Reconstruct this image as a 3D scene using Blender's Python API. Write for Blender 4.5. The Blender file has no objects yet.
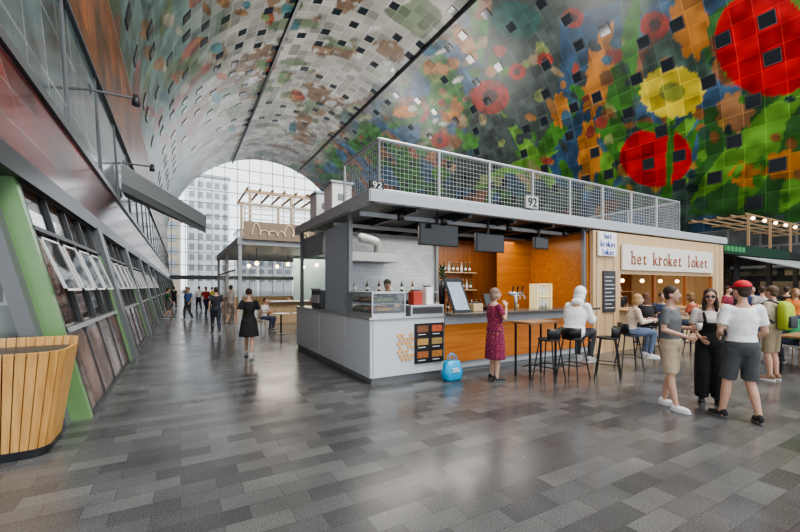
import bpy, bmesh, math, random
import numpy as np
from mathutils import Vector, Matrix
random.seed(7)
C=bpy.context.scene.collection
V=Vector; PI=math.pi
F=386.0; TH=math.radians(29.6); CT=math.cos(TH); ST=math.sin(TH); HZ=287.0; CH=1.7
def ray(px,py):
    a=(px-400)/F
    return V((ST+CT*a, CT-ST*a, (HZ-py)/F))
def G(px,py,z=0):
    t=F*(CH-z)/(py-HZ); r=ray(px,py); return V((r.x*t,r.y*t,z))
def AY(px,py,Y):
    r=ray(px,py); t=Y/r.y; return V((r.x*t,Y,CH+r.z*t))
# ---------------------------------------------------------------- materials
MC={}
def nodes(name):
    m=bpy.data.materials.new(name); m.use_nodes=True; nt=m.node_tree
    return m,nt,nt.nodes['Principled BSDF']
def M(name,col,rough=.5,metal=0,var=.10,sc=8,bump=0,emit=0,alpha=1):
    if name in MC: return MC[name]
    m,nt,b=nodes(name)
    tc=nt.nodes.new('ShaderNodeTexCoord'); nz=nt.nodes.new('ShaderNodeTexNoise'); nz.inputs['Scale'].default_value=sc
    nz.inputs['Detail'].default_value=4
    nt.links.new(tc.outputs['Object'],nz.inputs['Vector'])
    mx=nt.nodes.new('ShaderNodeMix'); mx.data_type='RGBA'
    mx.inputs[6].default_value=(*[c*(1-var) for c in col],1); mx.inputs[7].default_value=(*[min(1,c*(1+var)) for c in col],1)
    nt.links.new(nz.outputs['Fac'],mx.inputs[0]); nt.links.new(mx.outputs[2],b.inputs['Base Color'])
    b.inputs['Roughness'].default_value=rough; b.inputs['Metallic'].default_value=metal
    b.inputs['Alpha'].default_value=alpha
    if emit:
        b.inputs['Emission Color'].default_value=(*col,1); b.inputs['Emission Strength'].default_value=emit
    if bump:
        bp=nt.nodes.new('ShaderNodeBump'); bp.inputs['Strength'].default_value=bump; bp.inputs['Distance'].default_value=.02
        nt.links.new(nz.outputs['Fac'],bp.inputs['Height']); nt.links.new(bp.outputs['Normal'],b.inputs['Normal'])
    MC[name]=m; return m
def brick(name,c1,c2,mortar,w,h,axes,ms=.01,rough=.4,off=.5,metal=0,nsc=.6,nvar=.3,rn=0,grain=None,spec=.5):
    if name in MC: return MC[name]
    m,nt,b=nodes(name); L=nt.links.new; N=nt.nodes.new
    g=N('ShaderNodeNewGeometry'); s=N('ShaderNodeSeparateXYZ'); L(g.outputs['Position'],s.inputs[0])
    c=N('ShaderNodeCombineXYZ'); L(s.outputs[axes[0]],c.inputs[0]); L(s.outputs[axes[1]],c.inputs[1])
    bt=N('ShaderNodeTexBrick'); L(c.outputs[0],bt.inputs['Vector']); bt.offset=off
    bt.inputs['Scale'].default_value=1; bt.inputs['Brick Width'].default_value=w; bt.inputs['Row Height'].default_value=h
    bt.inputs['Mortar Size'].default_value=ms; bt.inputs['Color1'].default_value=(*c1,1); bt.inputs['Color2'].default_value=(*c2,1); bt.inputs['Mortar'].default_value=(*mortar,1)
    nz=N('ShaderNodeTexNoise'); nz.inputs['Scale'].default_value=nsc; nz.inputs['Detail'].default_value=5; L(g.outputs['Position'],nz.inputs['Vector'])
    mr=N('ShaderNodeMapRange'); mr.inputs[1].default_value=.3; mr.inputs[2].default_value=.7; mr.inputs[3].default_value=1-nvar; mr.inputs[4].default_value=1+nvar
    L(nz.outputs['Fac'],mr.inputs[0])
    mx=N('ShaderNodeVectorMath'); mx.operation='SCALE'; L(bt.outputs['Color'],mx.inputs[0]); L(mr.outputs[0],mx.inputs['Scale'])
    last=mx.outputs[0]
    if grain:
        n2=N('ShaderNodeTexNoise'); n2.inputs['Scale'].default_value=grain; n2.inputs['Detail'].default_value=2; L(g.outputs['Position'],n2.inputs['Vector'])
        r2=N('ShaderNodeMapRange'); r2.inputs[1].default_value=.35; r2.inputs[2].default_value=.65; r2.inputs[3].default_value=.75; r2.inputs[4].default_value=1.3; L(n2.outputs['Fac'],r2.inputs[0])
        m2=N('ShaderNodeVectorMath'); m2.operation='SCALE'; L(last,m2.inputs[0]); L(r2.outputs[0],m2.inputs['Scale']); last=m2.outputs[0]
    L(last,b.inputs['Base Color']); b.inputs['Metallic'].default_value=metal; b.inputs['Specular IOR Level'].default_value=spec
    if rn:
        r3=N('ShaderNodeMapRange'); r3.inputs[1].default_value=.3; r3.inputs[2].default_value=.7; r3.inputs[3].default_value=rough-rn; r3.inputs[4].default_value=rough+rn
        L(nz.outputs['Fac'],r3.inputs[0]); L(r3.outputs[0],b.inputs['Roughness'])
    else: b.inputs['Roughness'].default_value=rough
    MC[name]=m; return m
def wood(name,c1,c2,axis='Z',sc=3,rough=.45):
    if name in MC: return MC[name]
    m,nt,b=nodes(name); L=nt.links.new; N=nt.nodes.new
    tc=N('ShaderNodeTexCoord'); mp=N('ShaderNodeMapping'); L(tc.outputs['Object'],mp.inputs[0])
    s={'X':(sc*.15,sc*3,sc*3),'Y':(sc*3,sc*.15,sc*3),'Z':(sc*3,sc*3,sc*.15)}[axis]; mp.inputs['Scale'].default_value=s
    nz=N('ShaderNodeTexNoise'); nz.inputs['Scale'].default_value=2; nz.inputs['Detail'].default_value=6; L(mp.outputs[0],nz.inputs['Vector'])
    cr=N('ShaderNodeValToRGB'); cr.color_ramp.elements[0].position=.3; cr.color_ramp.elements[1].position=.7
    cr.color_ramp.elements[0].color=(*c1,1); cr.color_ramp.elements[1].color=(*c2,1); L(nz.outputs['Fac'],cr.inputs[0])
    L(cr.outputs[0],b.inputs['Base Color']); b.inputs['Roughness'].default_value=rough
    MC[name]=m; return m
def glassm(name,col=(.6,.7,.72),alpha=.25,rough=.03):
    return M(name,col,rough,0,.02,1,alpha=alpha)
black=M('black_paint',(.012,.012,.013),.4); dgrey=M('dark_grey_metal',(.06,.062,.066),.4,.3); mgrey=M('mid_grey_metal',(.20,.21,.22),.4,.3)
lgrey=M('light_grey_paint',(.40,.42,.44),.45); white=M('white_paint',(.76,.76,.75),.4,var=.03); steel=M('brushed_steel',(.5,.51,.52),.35,.85)
galv=M('galvanised_steel',(.45,.46,.47),.45,.6)
orangewood=wood('orange_wood',(.40,.12,.018),(.56,.20,.035),'X',rough=.25); brownwood=wood('brown_wood',(.20,.07,.02),(.33,.12,.035),'Z',rough=.35)
palewood=wood('pale_wood',(.50,.34,.19),(.62,.45,.27),'Z'); slatwood=wood('slat_wood',(.42,.21,.06),(.62,.36,.13),'Z'); 
# ---------------------------------------------------------------- mesh builder
def rootof(o):
    while o.parent: o=o.parent
    return o
class MB:
    def __init__(s): s.bm=bmesh.new(); s.mi=0; s.T=None
    def v(s,p):
        p=V(p)
        if s.T is not None: p=s.T@p
        return s.bm.verts.new(p)
    def f(s,vs):
        try:
            f=s.bm.faces.new(vs); f.material_index=s.mi; return f
        except ValueError: pass
    def hexa(s,p):
        q=[s.v(x) for x in p]
        for i in ((3,2,1,0),(4,5,6,7),(0,1,5,4),(1,2,6,5),(2,3,7,6),(3,0,4,7)): s.f([q[k] for k in i])
        return s
    def box(s,x0,x1,y0,y1,z0,z1):
        x0,x1=min(x0,x1),max(x0,x1); y0,y1=min(y0,y1),max(y0,y1); z0,z1=min(z0,z1),max(z0,z1)
        return s.hexa([(x0,y0,z0),(x1,y0,z0),(x1,y1,z0),(x0,y1,z0),(x0,y0,z1),(x1,y0,z1),(x1,y1,z1),(x0,y1,z1)])
    def quad(s,*p): s.f([s.v(x) for x in p]); return s
    def rings(s,R,caps=True):
        vs=[[s.v(p) for p in r] for r in R]; n=len(R[0])
        for a,b in zip(vs,vs[1:]):
            for i in range(n): s.f([a[i],a[(i+1)%n],b[(i+1)%n],b[i]])
        if caps: s.f(vs[0][::-1]); s.f(vs[-1])
        return s
    def tube(s,pts,rads,n=10,caps=True):
        pts=[V(p) for p in pts]
        if not hasattr(rads,'__len__'): rads=[rads]*len(pts)
        R=[]; prev=None
        for i,p in enumerate(pts):
            d=(pts[min(i+1,len(pts)-1)]-pts[max(i-1,0)]).normalized()
            if prev is None:
                u=d.cross(V((0,0,1))); 
                if u.length<.1: u=d.cross(V((0,1,0)))
            else: u=prev-d*prev.dot(d)
            u.normalize(); prev=u; w=d.cross(u)
            R.append([p+(u*math.cos(2*PI*k/n)+w*math.sin(2*PI*k/n))*rads[i] for k in range(n)])
        return s.rings(R,caps)
    def ell(s,c,r,Mx=None,n=12,m=8):
        c=V(c); R=[]
        for j in range(1,m):
            a=PI*j/m-PI/2
            R.append([V((r[0]*math.cos(a)*math.cos(2*PI*k/n),r[1]*math.cos(a)*math.sin(2*PI*k/n),r[2]*math.sin(a))) for k in range(n)])
        top=V((0,0,r[2])); bot=V((0,0,-r[2]))
        X=(lambda p:(Mx@(c+p))) if Mx is not None else (lambda p:c+p)
        vs=[[s.v(X(p)) for p in q] for q in R]; vt=s.v(X(top)); vb=s.v(X(bot))
        for a,b in zip(vs,vs[1:]):
            for i in range(n): s.f([a[i],a[(i+1)%n],b[(i+1)%n],b[i]])
        for i in range(n): s.f([vs[0][(i+1)%n],vs[0][i],vb]); s.f([vs[-1][i],vs[-1][(i+1)%n],vt])
        return s
    def lathe(s,c,prof,n=20,sx=1,sy=1,caps=True):
        c=V(c)
        return s.rings([[c+V((r*sx*math.cos(2*PI*k/n),r*sy*math.sin(2*PI*k/n),z)) for k in range(n)] for r,z in prof],caps)
    def build(s,name,mats,parent=None,smooth=False,bevel=0,kind=None):
        if not isinstance(mats,(list,tuple)): mats=[mats]
        bm=s.bm
        if parent is not None:
            r=rootof(parent); inv=(Matrix.Translation(r.location)@Matrix.Rotation(r.rotation_euler.z,4,'Z')).inverted()
            bmesh.ops.transform(bm,matrix=inv,verts=bm.verts); loc=V((0,0,0))
        else:
            xs=[v.co for v in bm.verts]; 
            loc=V(((min(v.x for v in xs)+max(v.x for v in xs))/2,(min(v.y for v in xs)+max(v.y for v in xs))/2,min(v.z for v in xs)))
            bmesh.ops.translate(bm,vec=-loc,verts=bm.verts)
        bmesh.ops.recalc_face_normals(bm,faces=bm.faces)
        me=bpy.data.meshes.new(name); bm.to_mesh(me); bm.free()
        for m in mats: me.materials.append(m)
        if smooth: me.polygons.foreach_set('use_smooth',[True]*len(me.polygons))
        o=bpy.data.objects.new(name,me); C.objects.link(o); o.location=loc
        if parent is not None: o.parent=parent
        if bevel:
            b=o.modifiers.new('b','BEVEL'); b.width=bevel; b.segments=2; b.limit_method='ANGLE'
        if kind: o['kind']=kind
        return o
def tag(o,label,cat,group=None,kind=None):
    if label: o['label']=label
    if cat: o['category']=cat
    if group: o['group']=group
    if kind: o['kind']=kind
    return o
def thing(name,label,cat,loc=(0,0,0),rz=0,group=None):
    o=bpy.data.objects.new(name,None); C.objects.link(o); o.location=loc; o.rotation_euler=(0,0,rz); o.empty_display_size=.1
    return tag(o,label,cat,group)
def dup(root,loc,rz=0,label=None,group=None):
    r=root.copy(); C.objects.link(r); r.location=loc; r.rotation_euler=(0,0,rz)
    if label: r['label']=label
    if group: r['group']=group
    for ch in list(root.children):
        c=ch.copy(); C.objects.link(c); c.parent=r
        for g in list(ch.children):
            d=g.copy(); C.objects.link(d); d.parent=c
    return r
def struct(mb,name,mats,parent=None,**k): 
    o=mb.build(name,mats,parent,**k)
    if parent is None: o['kind']='structure'
    return o
def glyphmesh(s,ext=.006,bold=0):
    cu=bpy.data.curves.new('t','FONT'); cu.body=s; cu.align_x='CENTER'; cu.extrude=ext; cu.offset=bold; cu.resolution_u=3
    o=bpy.data.objects.new('t',cu); C.objects.link(o); dg=bpy.context.evaluated_depsgraph_get(); dg.update()
    me=bpy.data.meshes.new_from_object(o.evaluated_get(dg)); bpy.data.objects.remove(o); return me
def text(s,h,mat,parent,name,loc,w=None,ext=.006,bold=0):
    me=glyphmesh(s,ext,bold)
    xs=[v.co.x for v in me.vertices]; ys=[v.co.y for v in me.vertices]
    cx=(min(xs)+max(xs))/2; cy=(min(ys)+max(ys))/2; sy=h/(max(ys)-min(ys)); sx=(w/(max(xs)-min(xs))) if w else sy
    me.transform(Matrix(((sx,0,0,-cx*sx),(0,0,-1,0),(0,sy,0,-cy*sy),(0,0,0,1))))
    me.materials.clear(); me.materials.append(mat); me.name=name
    q=bpy.data.objects.new(name,me); C.objects.link(q); q.parent=parent; q.location=V(loc)-rootof(parent).location
    return q
def typewriter(s,h,w,mat,parent,loc,bold=-.002):
    pitch=w/len(s); L0=V(loc)-rootof(parent).location
    for i,ch in enumerate(s):
        if ch==' ': continue
        me=glyphmesh(ch,.006,bold); xs=[v.co.x for v in me.vertices]; cx=(min(xs)+max(xs))/2; hw=(max(xs)-min(xs))/2
        b=MB(); b.bm.from_mesh(me)
        sc=h/.73; sx=sc*1.0
        for v in b.bm.verts: v.co.x-=cx
        def bar(x,z,l): b.box(x-l,x+l,z-.024,z+.024,-.006,.006)
        st=-hw+.05
        if ch in 'hklr': bar(st,.022,.11)
        if ch in 'hkl': bar(st-.04,.705,.075)
        if ch=='r': bar(st-.04,.5,.075)
        if ch in 'hk': bar(hw-.05,.022,.095)
        bmesh.ops.transform(b.bm,matrix=Matrix(((sx,0,0,0),(0,0,-1,0),(0,sc,0,-.36*sc),(0,0,0,1))),verts=b.bm.verts)
        m2=bpy.data.meshes.new('letter'); b.bm.to_mesh(m2); b.bm.free(); m2.materials.clear(); m2.materials.append(mat)
        q=bpy.data.objects.new('letter',m2); C.objects.link(q); q.parent=parent; q.location=L0+V((-w/2+(i+.5)*pitch,0,0))
# ---------------------------------------------------------------- people (built first)
def remesh(mb,voxel,k,sm=3):
    bm=mb.bm; bmesh.ops.recalc_face_normals(bm,faces=bm.faces)
    me=bpy.data.meshes.new('t'); bm.to_mesh(me); bm.free()
    o=bpy.data.objects.new('t',me); C.objects.link(o)
    m=o.modifiers.new('r','REMESH'); m.mode='VOXEL'; m.voxel_size=voxel
    s=o.modifiers.new('s','SMOOTH'); s.factor=.5; s.iterations=sm
    dg=bpy.context.evaluated_depsgraph_get(); dg.update()
    me2=bpy.data.meshes.new_from_object(o.evaluated_get(dg)); bpy.data.objects.remove(o); bpy.data.meshes.remove(me)
    me2.materials.clear()
    me2.polygons.foreach_set('use_smooth',[True]*len(me2.polygons))
    if k!=1: me2.transform(Matrix.Scale(k,4))
    return me2
def addmesh(name,me,mats,parent):
    for m in mats: me.materials.append(m)
    me.name=name; o=bpy.data.objects.new(name,me); C.objects.link(o); o.parent=parent; return o
def lerp(a,b,t): return a+(b-a)*t
def JS(**kw):
    J=dict(pel=V((0,0,.95)),che=V((0,0,1.28)),nek=V((0,-.015,1.47)),hed=V((0,.02,1.635)),
      shL=V((-.17,-.01,1.41)),shR=V((.17,-.01,1.41)),elL=V((-.225,-.03,1.14)),elR=V((.225,-.03,1.14)),wrL=V((-.235,.05,.90)),wrR=V((.235,.05,.90)),
      hipL=V((-.085,0,.90)),hipR=V((.085,0,.90)),knL=V((-.095,.025,.49)),knR=V((.095,.025,.49)),anL=V((-.10,-.02,.085)),anR=V((.10,-.02,.085)),
      ftL=V((-.15,1,0)),ftR=V((.15,1,0)))
    for a,b in kw.items(): J[a]=V(b)
    return J
def JSEAT(h=.76,lean=.04,foot=.32,**kw):
    p=h+.09
    J=JS(pel=(0,0,p),che=(0,lean,p+.32),nek=(0,lean*1.5,p+.51),hed=(0,lean*2+.03,p+.675),
      shL=(-.17,lean*1.3,p+.45),shR=(.17,lean*1.3,p+.45),elL=(-.24,lean+.08,p+.2),elR=(.24,lean+.08,p+.2),
      wrL=(-.14,lean+.33,p+.24),wrR=(.14,lean+.33,p+.24),hipL=(-.09,.02,p-.03),hipR=(.09,.02,p-.03),
      knL=(-.13,.44,p-.01),knR=(.13,.44,p-.01),anL=(-.12,.36,foot+.085),anR=(.12,.36,foot+.085),ftL=(-.1,1,0),ftR=(.1,1,0))
    for a,b in kw.items(): J[a]=V(b)
    return J
TT=[(-.11,.095,.08),(-.05,.145,.105),(.0,.157,.112),(.13,.127,.095),(.25,.142,.103),(.34,.157,.106),(.43,.140,.086),(.48,.093,.07),(.53,.055,.055)]
TW=[(-.11,.095,.085),(-.05,.155,.113),(.0,.165,.118),(.15,.110,.085),(.27,.127,.108),(.34,.140,.110),(.43,.127,.08),(.48,.085,.066),(.53,.048,.048)]
def spine(J,u):
    a=(J['che']-J['pel']).length
    if u<0: return J['pel']+V((0,0,u))
    if u<a: return lerp(J['pel'],J['che'],u/a)
    return lerp(J['che'],J['nek'],min(1.15,(u-a)/(J['nek']-J['che']).length))
def torso(mb,J,T,inf,u0,u1,n=22):
    us=[t[0] for t in T]; ks=sorted(set([u0,u1]+[u for u in us if u0<u<u1])); R=[]
    for u in ks:
        rx=np.interp(u,us,[t[1] for t in T])+inf; ry=np.interp(u,us,[t[2] for t in T])+inf; c=spine(J,u)
        R.append([c+V((rx*math.cos(2*PI*k/n),ry*math.sin(2*PI*k/n),0)) for k in range(n)])
    mb.rings(R)
def limb(mb,pts,rads,balls=True):
    mb.tube(pts,rads,12)
    if balls:
        for p,r in list(zip(pts,rads))[:-1]: mb.ell(p,(r*.99,)*3,n=12,m=8)
def hand(mb,w,d,side,curl,sgn):
    d=d.normalized(); nrm=V((1,0,0)) if abs(d.x)<.8 else V((0,0,1))
    nrm=(nrm-d*nrm.dot(d)).normalized()*(-sgn); sd=d.cross(nrm).normalized()
    if sd.y<0: sd=-sd
    Mx=Matrix((( sd.x,nrm.x,d.x,w.x),(sd.y,nrm.y,d.y,w.y),(sd.z,nrm.z,d.z,w.z),(0,0,0,1)))
    mb.ell((0,0,.045),(.041,.016,.054),Mx,n=12,m=8)
    for kx,L in ((-1.5,.055),(-.5,.072),(.5,.078),(1.5,.068)):
        p=V((kx*.019,0,.082)); pts=[Mx@V((p.x,0,.06)),Mx@p]; a=curl*.4
        for q in range(3):
            p=p+V((kx*.001,math.sin(a),math.cos(a)))*(L/3); pts.append(Mx@p); a+=curl
        mb.tube(pts,[.009,.0095,.009,.008,.0065],6)
    p=V((.03,0,.02)); mb.tube([Mx@p,Mx@(p+V((.022,.008,.025))),Mx@(p+V((.03,.018,.05))),Mx@(p+V((.028,.026,.07)))],[.013,.012,.010,.008],6)
KSC={}
def person(label,loc,phi,H=1.72,J=None,skin=(.52,.31,.22),hair=('short',(.05,.03,.02)),top=('tee',(.5,.5,.5)),bottom=('shorts',(.3,.3,.3)),
           shoes=(.7,.7,.7),fem=False,lod=0,group=None,hy=0,hp=0,curl=.35,cap=None,glasses=False,fat=0,legs=True,rz=None,hood=None):
    J=J or JS(); T=TW if fem else TT; k=H/1.755
    vb=(.0095,.016,.026)[lod]; vc=(.012,.018,.028)[lod]
    v=V((loc[0],loc[1],0)).normalized()
    r=rz if rz is not None else math.atan2(-v.y,-v.x)-PI/2+math.radians(phi)
    root=thing('person',label,'person',loc,r,group); KSC[root.name]=k
    sk=M('skin_%.2f_%.2f'%(skin[0],skin[1]),skin,.5,var=.04)
    Mh=Matrix.Translation(J['hed'])@Matrix.Rotation(math.radians(hy),4,'Z')@Matrix.Rotation(math.radians(hp),4,'X')
    b=MB(); torso(b,J,T,fat,-.11,.53)
    sf=.88 if fem else .96
    b.tube([spine(J,.47),J['nek']+V((0,0,.03)),J['hed']+V((0,-.012,-.05))],[.060*sf,.053*sf,.050*sf],12)
    b.ell((0,-.012,.03),(.075,.093,.088),Mh,16,12); b.ell((0,.02,-.02),(.062,.069,.085),Mh,16,12); b.ell((0,.05,-.088),(.030,.029,.021),Mh)
    b.tube([Mh@V((0,.078,.015)),Mh@V((0,.102,-.022)),Mh@V((0,.088,-.034))],[.009,.016,.010],8)
    for sx in (-1,1):
        b.ell((sx*.075,-.005,-.012),(.010,.019,.031),Mh,8,6)
        S='L' if sx<0 else 'R'
        b.tube([spine(J,.42),J['sh'+S]],[.072,.055*sf],10); b.ell(J['sh'+S],(.057*sf,)*3)
        e=J['el'+S]; w=J['wr'+S]; s0=J['sh'+S]
        limb(b,[s0,lerp(s0,e,.45),e],[.050*sf,.046*sf,.036*sf]); limb(b,[e,lerp(e,w,.3),w],[.037*sf,.038*sf,.024*sf]); b.ell(w,(.025,)*3)
        h=J['hip'+S]; kn=J['kn'+S]; an=J['an'+S]
        limb(b,[h,lerp(h,kn,.4),kn],[.088,.074,.052]); limb(b,[kn,lerp(kn,an,.33)+V((0,-.012,0)),an],[.052,.054,.032])
        ft=J['ft'+S].normalized(); b.tube([an-V((0,0,.04))-ft*.04,an-V((0,0,.045))+ft*.07,an-V((0,0,.06))+ft*.16],[.036,.038,.022],10); b.ell(an,(.036,)*3)
    me=remesh(b,vb,k,2)
    x=MB(); x.bm.from_mesh(me)
    x.T=Matrix.Scale(k,4)
    for sx in (-1,1):
        S='L' if sx<0 else 'R'; d=J.get('hd'+S) or (J['wr'+S]-J['el'+S]); hand(x,J['wr'+S],d.copy(),0,curl,sx)
    x.mi=1
    for sx in (-1,1): x.ell((sx*.030,.0825,.006),(.013,.006,.0075),Mh,8,6)
    x.mi=2
    for sx in (-1,1): x.ell((sx*.030,.0875,.006),(.006,.003,.006),Mh,8,6); x.tube([Mh@V((sx*.014,.089,.026)),Mh@V((sx*.046,.079,.028))],[.004,.003],5)
    x.mi=3; x.ell((0,.084,-.056),(.022,.008,.0075),Mh,8,6)
    x.bm.to_mesh(me); x.bm.free()
    me.polygons.foreach_set('use_smooth',[True]*len(me.polygons))
    addmesh('body',me,[sk,M('eye_white',(.7,.7,.68),.3),M('eye_dark',(.02,.015,.01),.3),M('lip_red',(.35,.09,.08),.4)],root)
    if hair:
        hm=M('hair_%.2f_%.2f'%(hair[1][0],hair[1][1]),hair[1],.6,var=.3,sc=60,bump=.4); hb=MB()
        hb.ell((0,-.024,.045),(.086,.096,.088),Mh,16,12)
        if hair[0] in('long','bob'): 
            hb.ell((0,-.05,-.03),(.090,.073,.11),Mh,14,10)
        if hair[0]=='long': 
            hb.ell((0,-.085,-.15),(.092,.04,.15),Mh,14,10)
            for sx in (-1,1): hb.ell((sx*.076,.015,-.12),(.028,.035,.13),Mh,10,8)
        if hair[0]=='bun': hb.ell((0,-.09,.10),(.045,.045,.04),Mh)
        if hair[0]=='short': hb.ell((0,-.05,-.01),(.076,.058,.073),Mh,14,10)
        addmesh('hair',remesh(hb,vc*.8,k,2),[hm],root)
    if cap:
        cm=M('cap_%.2f'%cap[0],cap,.7); cb=MB(); cb.T=Matrix.Scale(k,4)
        R=[]
        for j in range(7):
            a=j/6*PI/2*.97; R.append([Mh@V((.090*math.cos(a)*math.cos(2*PI*q/18),-.018+.103*math.cos(a)*math.sin(2*PI*q/18),.05+.09*math.sin(a))) for q in range(18)])
        cb.rings(R)
        mcap=bpy.data.meshes.new('cap'); bmesh.ops.recalc_face_normals(cb.bm,faces=cb.bm.faces); cb.bm.to_mesh(mcap); cb.bm.free(); mcap.polygons.foreach_set('use_smooth',[True]*len(mcap.polygons)); co=addmesh('cap',mcap,[cm],root)
        bb=MB(); bb.T=Matrix.Scale(k,4); q=[Mh@V((.075*math.cos(a),.06+.10*math.sin(a),.052-.02*math.sin(a))) for a in np.linspace(0,PI,12)]; q2=[p+V((0,0,.007)) for p in q]; bb.rings([q,q2])
        mb_=bpy.data.meshes.new('brim'); bmesh.ops.recalc_face_normals(bb.bm,faces=bb.bm.faces); bb.bm.to_mesh(mb_); bb.bm.free(); addmesh('brim',mb_,[cm],co)
    if glasses:
        gb=MB(); gb.T=Matrix.Scale(k,4)
        for sx in (-1,1): gb.ell((sx*.032,.096,.006),(.027,.006,.021),Mh,12,8); gb.tube([Mh@V((sx*.055,.09,.01)),Mh@V((sx*.08,.0,.01))],.003,5)
        gb.tube([Mh@V((-.02,.1,.01)),Mh@V((.02,.1,.01))],.003,5)
        g=bpy.data.meshes.new('g'); gb.bm.to_mesh(g); gb.bm.free(); addmesh('sunglasses',g,[black],root)
    def cm(c,pre='cloth'): return M('%s_%.2f_%.2f_%.2f'%(pre,*c),c,.85,var=.22,sc=9,bump=.9)
    kind,col=top[0],top[1]
    if kind!='none':
        g=MB(); u0=-.09 if kind!='dress' else 0
        if kind=='hoodie': u0=-.13
        torso(g,J,T,(.03 if kind=='hoodie' else .018)+fat,u0,.475)
        for S in 'LR':
            s0=J['sh'+S]; e=J['el'+S]; w=J['wr'+S]
            g.tube([spine(J,.40),s0],[.073,.065*sf],10)
            if kind in('long','hoodie'):
                ex=.014 if kind=='hoodie' else 0
                limb(g,[s0,e],[.066*sf+ex,.050+ex]); limb(g,[e,lerp(e,w,.93)],[.050+ex,.037+ex])
            elif kind!='tank': limb(g,[s0,lerp(s0,e,.72)],[.066*sf,.064*sf])
        if kind=='hoodie': g.ell(J['nek']+V((0,-.03,.03)),(.115,.10,.07))
        if kind=='dress':
            n=26; R=[]; p=J['pel']
            for z,rx,ry in ((0.02,.18,.135),(-.15,.205,.16),(-.35,.215,.175),(-.52,.225,.185)):
                R.append([p+V((rx*math.cos(2*PI*q/n)*(1+.03*math.cos(q*PI)),ry*math.sin(2*PI*q/n)*(1+.03*math.cos(q*PI)),z)) for q in range(n)])
            g.rings(R)
        mt=top[2] if len(top)>2 else cm(col)
        tp=addmesh({'tee':'shirt','long':'long_sleeve_shirt','hoodie':'hooded_top','dress':'dress','tank':'tank_top'}[kind],remesh(g,vc,k),[mt],root)
        if hood:
            g=MB(); g.ell((0,-.035,.03),(.108,.115,.12),Mh,18,12); g.ell((0,-.05,-.07),(.105,.09,.10),Mh,16,10); addmesh('hood',remesh(g,vc,k),[mt],tp)
    kind,col=bottom[0],bottom[1]
    if kind!='none' and legs:
        g=MB(); torso(g,J,T,.022+fat,-.12,.06)
        if kind=='skirt':
            n=24; p=J['pel']; g.rings([[p+V((rx*math.cos(2*PI*q/n),rx*.78*math.sin(2*PI*q/n),z)) for q in range(n)] for z,rx in ((0,.19),(-.2,.22),(-.42,.25))])
        else:
            for S in 'LR':
                h=J['hip'+S]; kn=J['kn'+S]; an=J['an'+S]
                if kind=='shorts': limb(g,[h,lerp(h,kn,.45),lerp(h,kn,.93)],[.103,.095,.090])
                else:
                    wd=.04 if kind in('wide','overalls') else 0
                    limb(g,[h,lerp(h,kn,.45),kn],[.101,.089+wd*.5,.068+wd]); limb(g,[kn,lerp(kn,an,.33),lerp(kn,an,.95)],[.068+wd,.065+wd,.050+wd])
        if kind=='overalls':
            torso(g,J,T,.032,.0,.30)
            for sx in(-1,1): g.tube([spine(J,.28)+V((sx*.07,.115,0)),spine(J,.38)+V((sx*.082,.11,0)),spine(J,.475)+V((sx*.085,.02,.01)),spine(J,.40)+V((sx*.08,-.115,0)),spine(J,.25)+V((sx*.06,-.13,0))],.022,8)
        addmesh({'shorts':'shorts','skirt':'skirt','overalls':'overalls'}.get(kind,'trousers'),remesh(g,vc,k),[cm(col)],root)
    if legs and shoes:
        sm=cm(shoes,'shoe')
        for S in 'LR':
            an=J['an'+S]; ft=J['ft'+S].normalized(); sd=V((ft.y,-ft.x,0))
            fl=an.z-.085
            Mx=Matrix(((sd.x,ft.x,0,an.x),(sd.y,ft.y,0,an.y),(0,0,1,fl),(0,0,0,1)))
            g=MB(); g.ell((0,.055,.045),(.046,.130,.042),Mx,14,10); g.ell((0,-.02,.07),(.040,.055,.055),Mx,12,8)
            so=addmesh('shoe',remesh(g,.012,k,2),[sm],root)
            g=MB(); g.T=Matrix.Scale(k,4)@Mx; g.lathe((0,.055,.0),[(.045,0),(.048,.008),(.048,.024),(.045,.03)],16,1,2.8)
            me2=bpy.data.meshes.new('sole'); bmesh.ops.recalc_face_normals(g.bm,faces=g.bm.faces); g.bm.to_mesh(me2); g.bm.free(); addmesh('sole',me2,[M('sole_white',(.6,.6,.58),.6) if sum(shoes)>.2 else M('sole_dark',(.1,.1,.1),.6)],so)
    return root
def local(root,p): return Matrix.Translation(root.location)@Matrix.Rotation(root.rotation_euler.z,4,'Z')@(V(p)*KSC[root.name])
dm,nt,bb=nodes('floral_dress'); tcn=nt.nodes.new('ShaderNodeTexCoord'); vo=nt.nodes.new('ShaderNodeTexVoronoi'); vo.inputs['Scale'].default_value=28
nt.links.new(tcn.outputs['Object'],vo.inputs['Vector']); cr=nt.nodes.new('ShaderNodeValToRGB'); nt.links.new(vo.outputs['Distance'],cr.inputs[0])
cr.color_ramp.elements[0].color=(.55,.12,.07,1); cr.color_ramp.elements[0].position=.15; cr.color_ramp.elements[1].color=(.17,.015,.06,1); cr.color_ramp.elements[1].position=.4
nt.links.new(cr.outputs[0],bb.inputs['Base Color']); bb.inputs['Roughness'].default_value=.85
p_dress=person('person in a dark red patterned dress facing the bar with a hand at the face',G(495,381),118,1.68,
  JS(elR=(.27,.06,1.19),wrR=(.13,.16,1.42),hdR=(-.5,-.1,.8),elL=(-.24,.0,1.15),wrL=(-.20,.16,.97)),hair=('bob',(.22,.15,.11)),top=('dress',(.2,.02,.05),dm),bottom=('none',0),shoes=(.03,.03,.03),fem=True,hy=-12,fat=.025)
p_white=person('person in a white hooded top, hood up, hunched on a bar stool',G(573,379),150,1.80,
  JSEAT(.76,.12,.28),hair=None,top=('hoodie',(.76,.76,.76)),bottom=('trousers',(.05,.05,.06)),shoes=(.5,.5,.5),hp=-15,hood=True,fat=.025)
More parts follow.
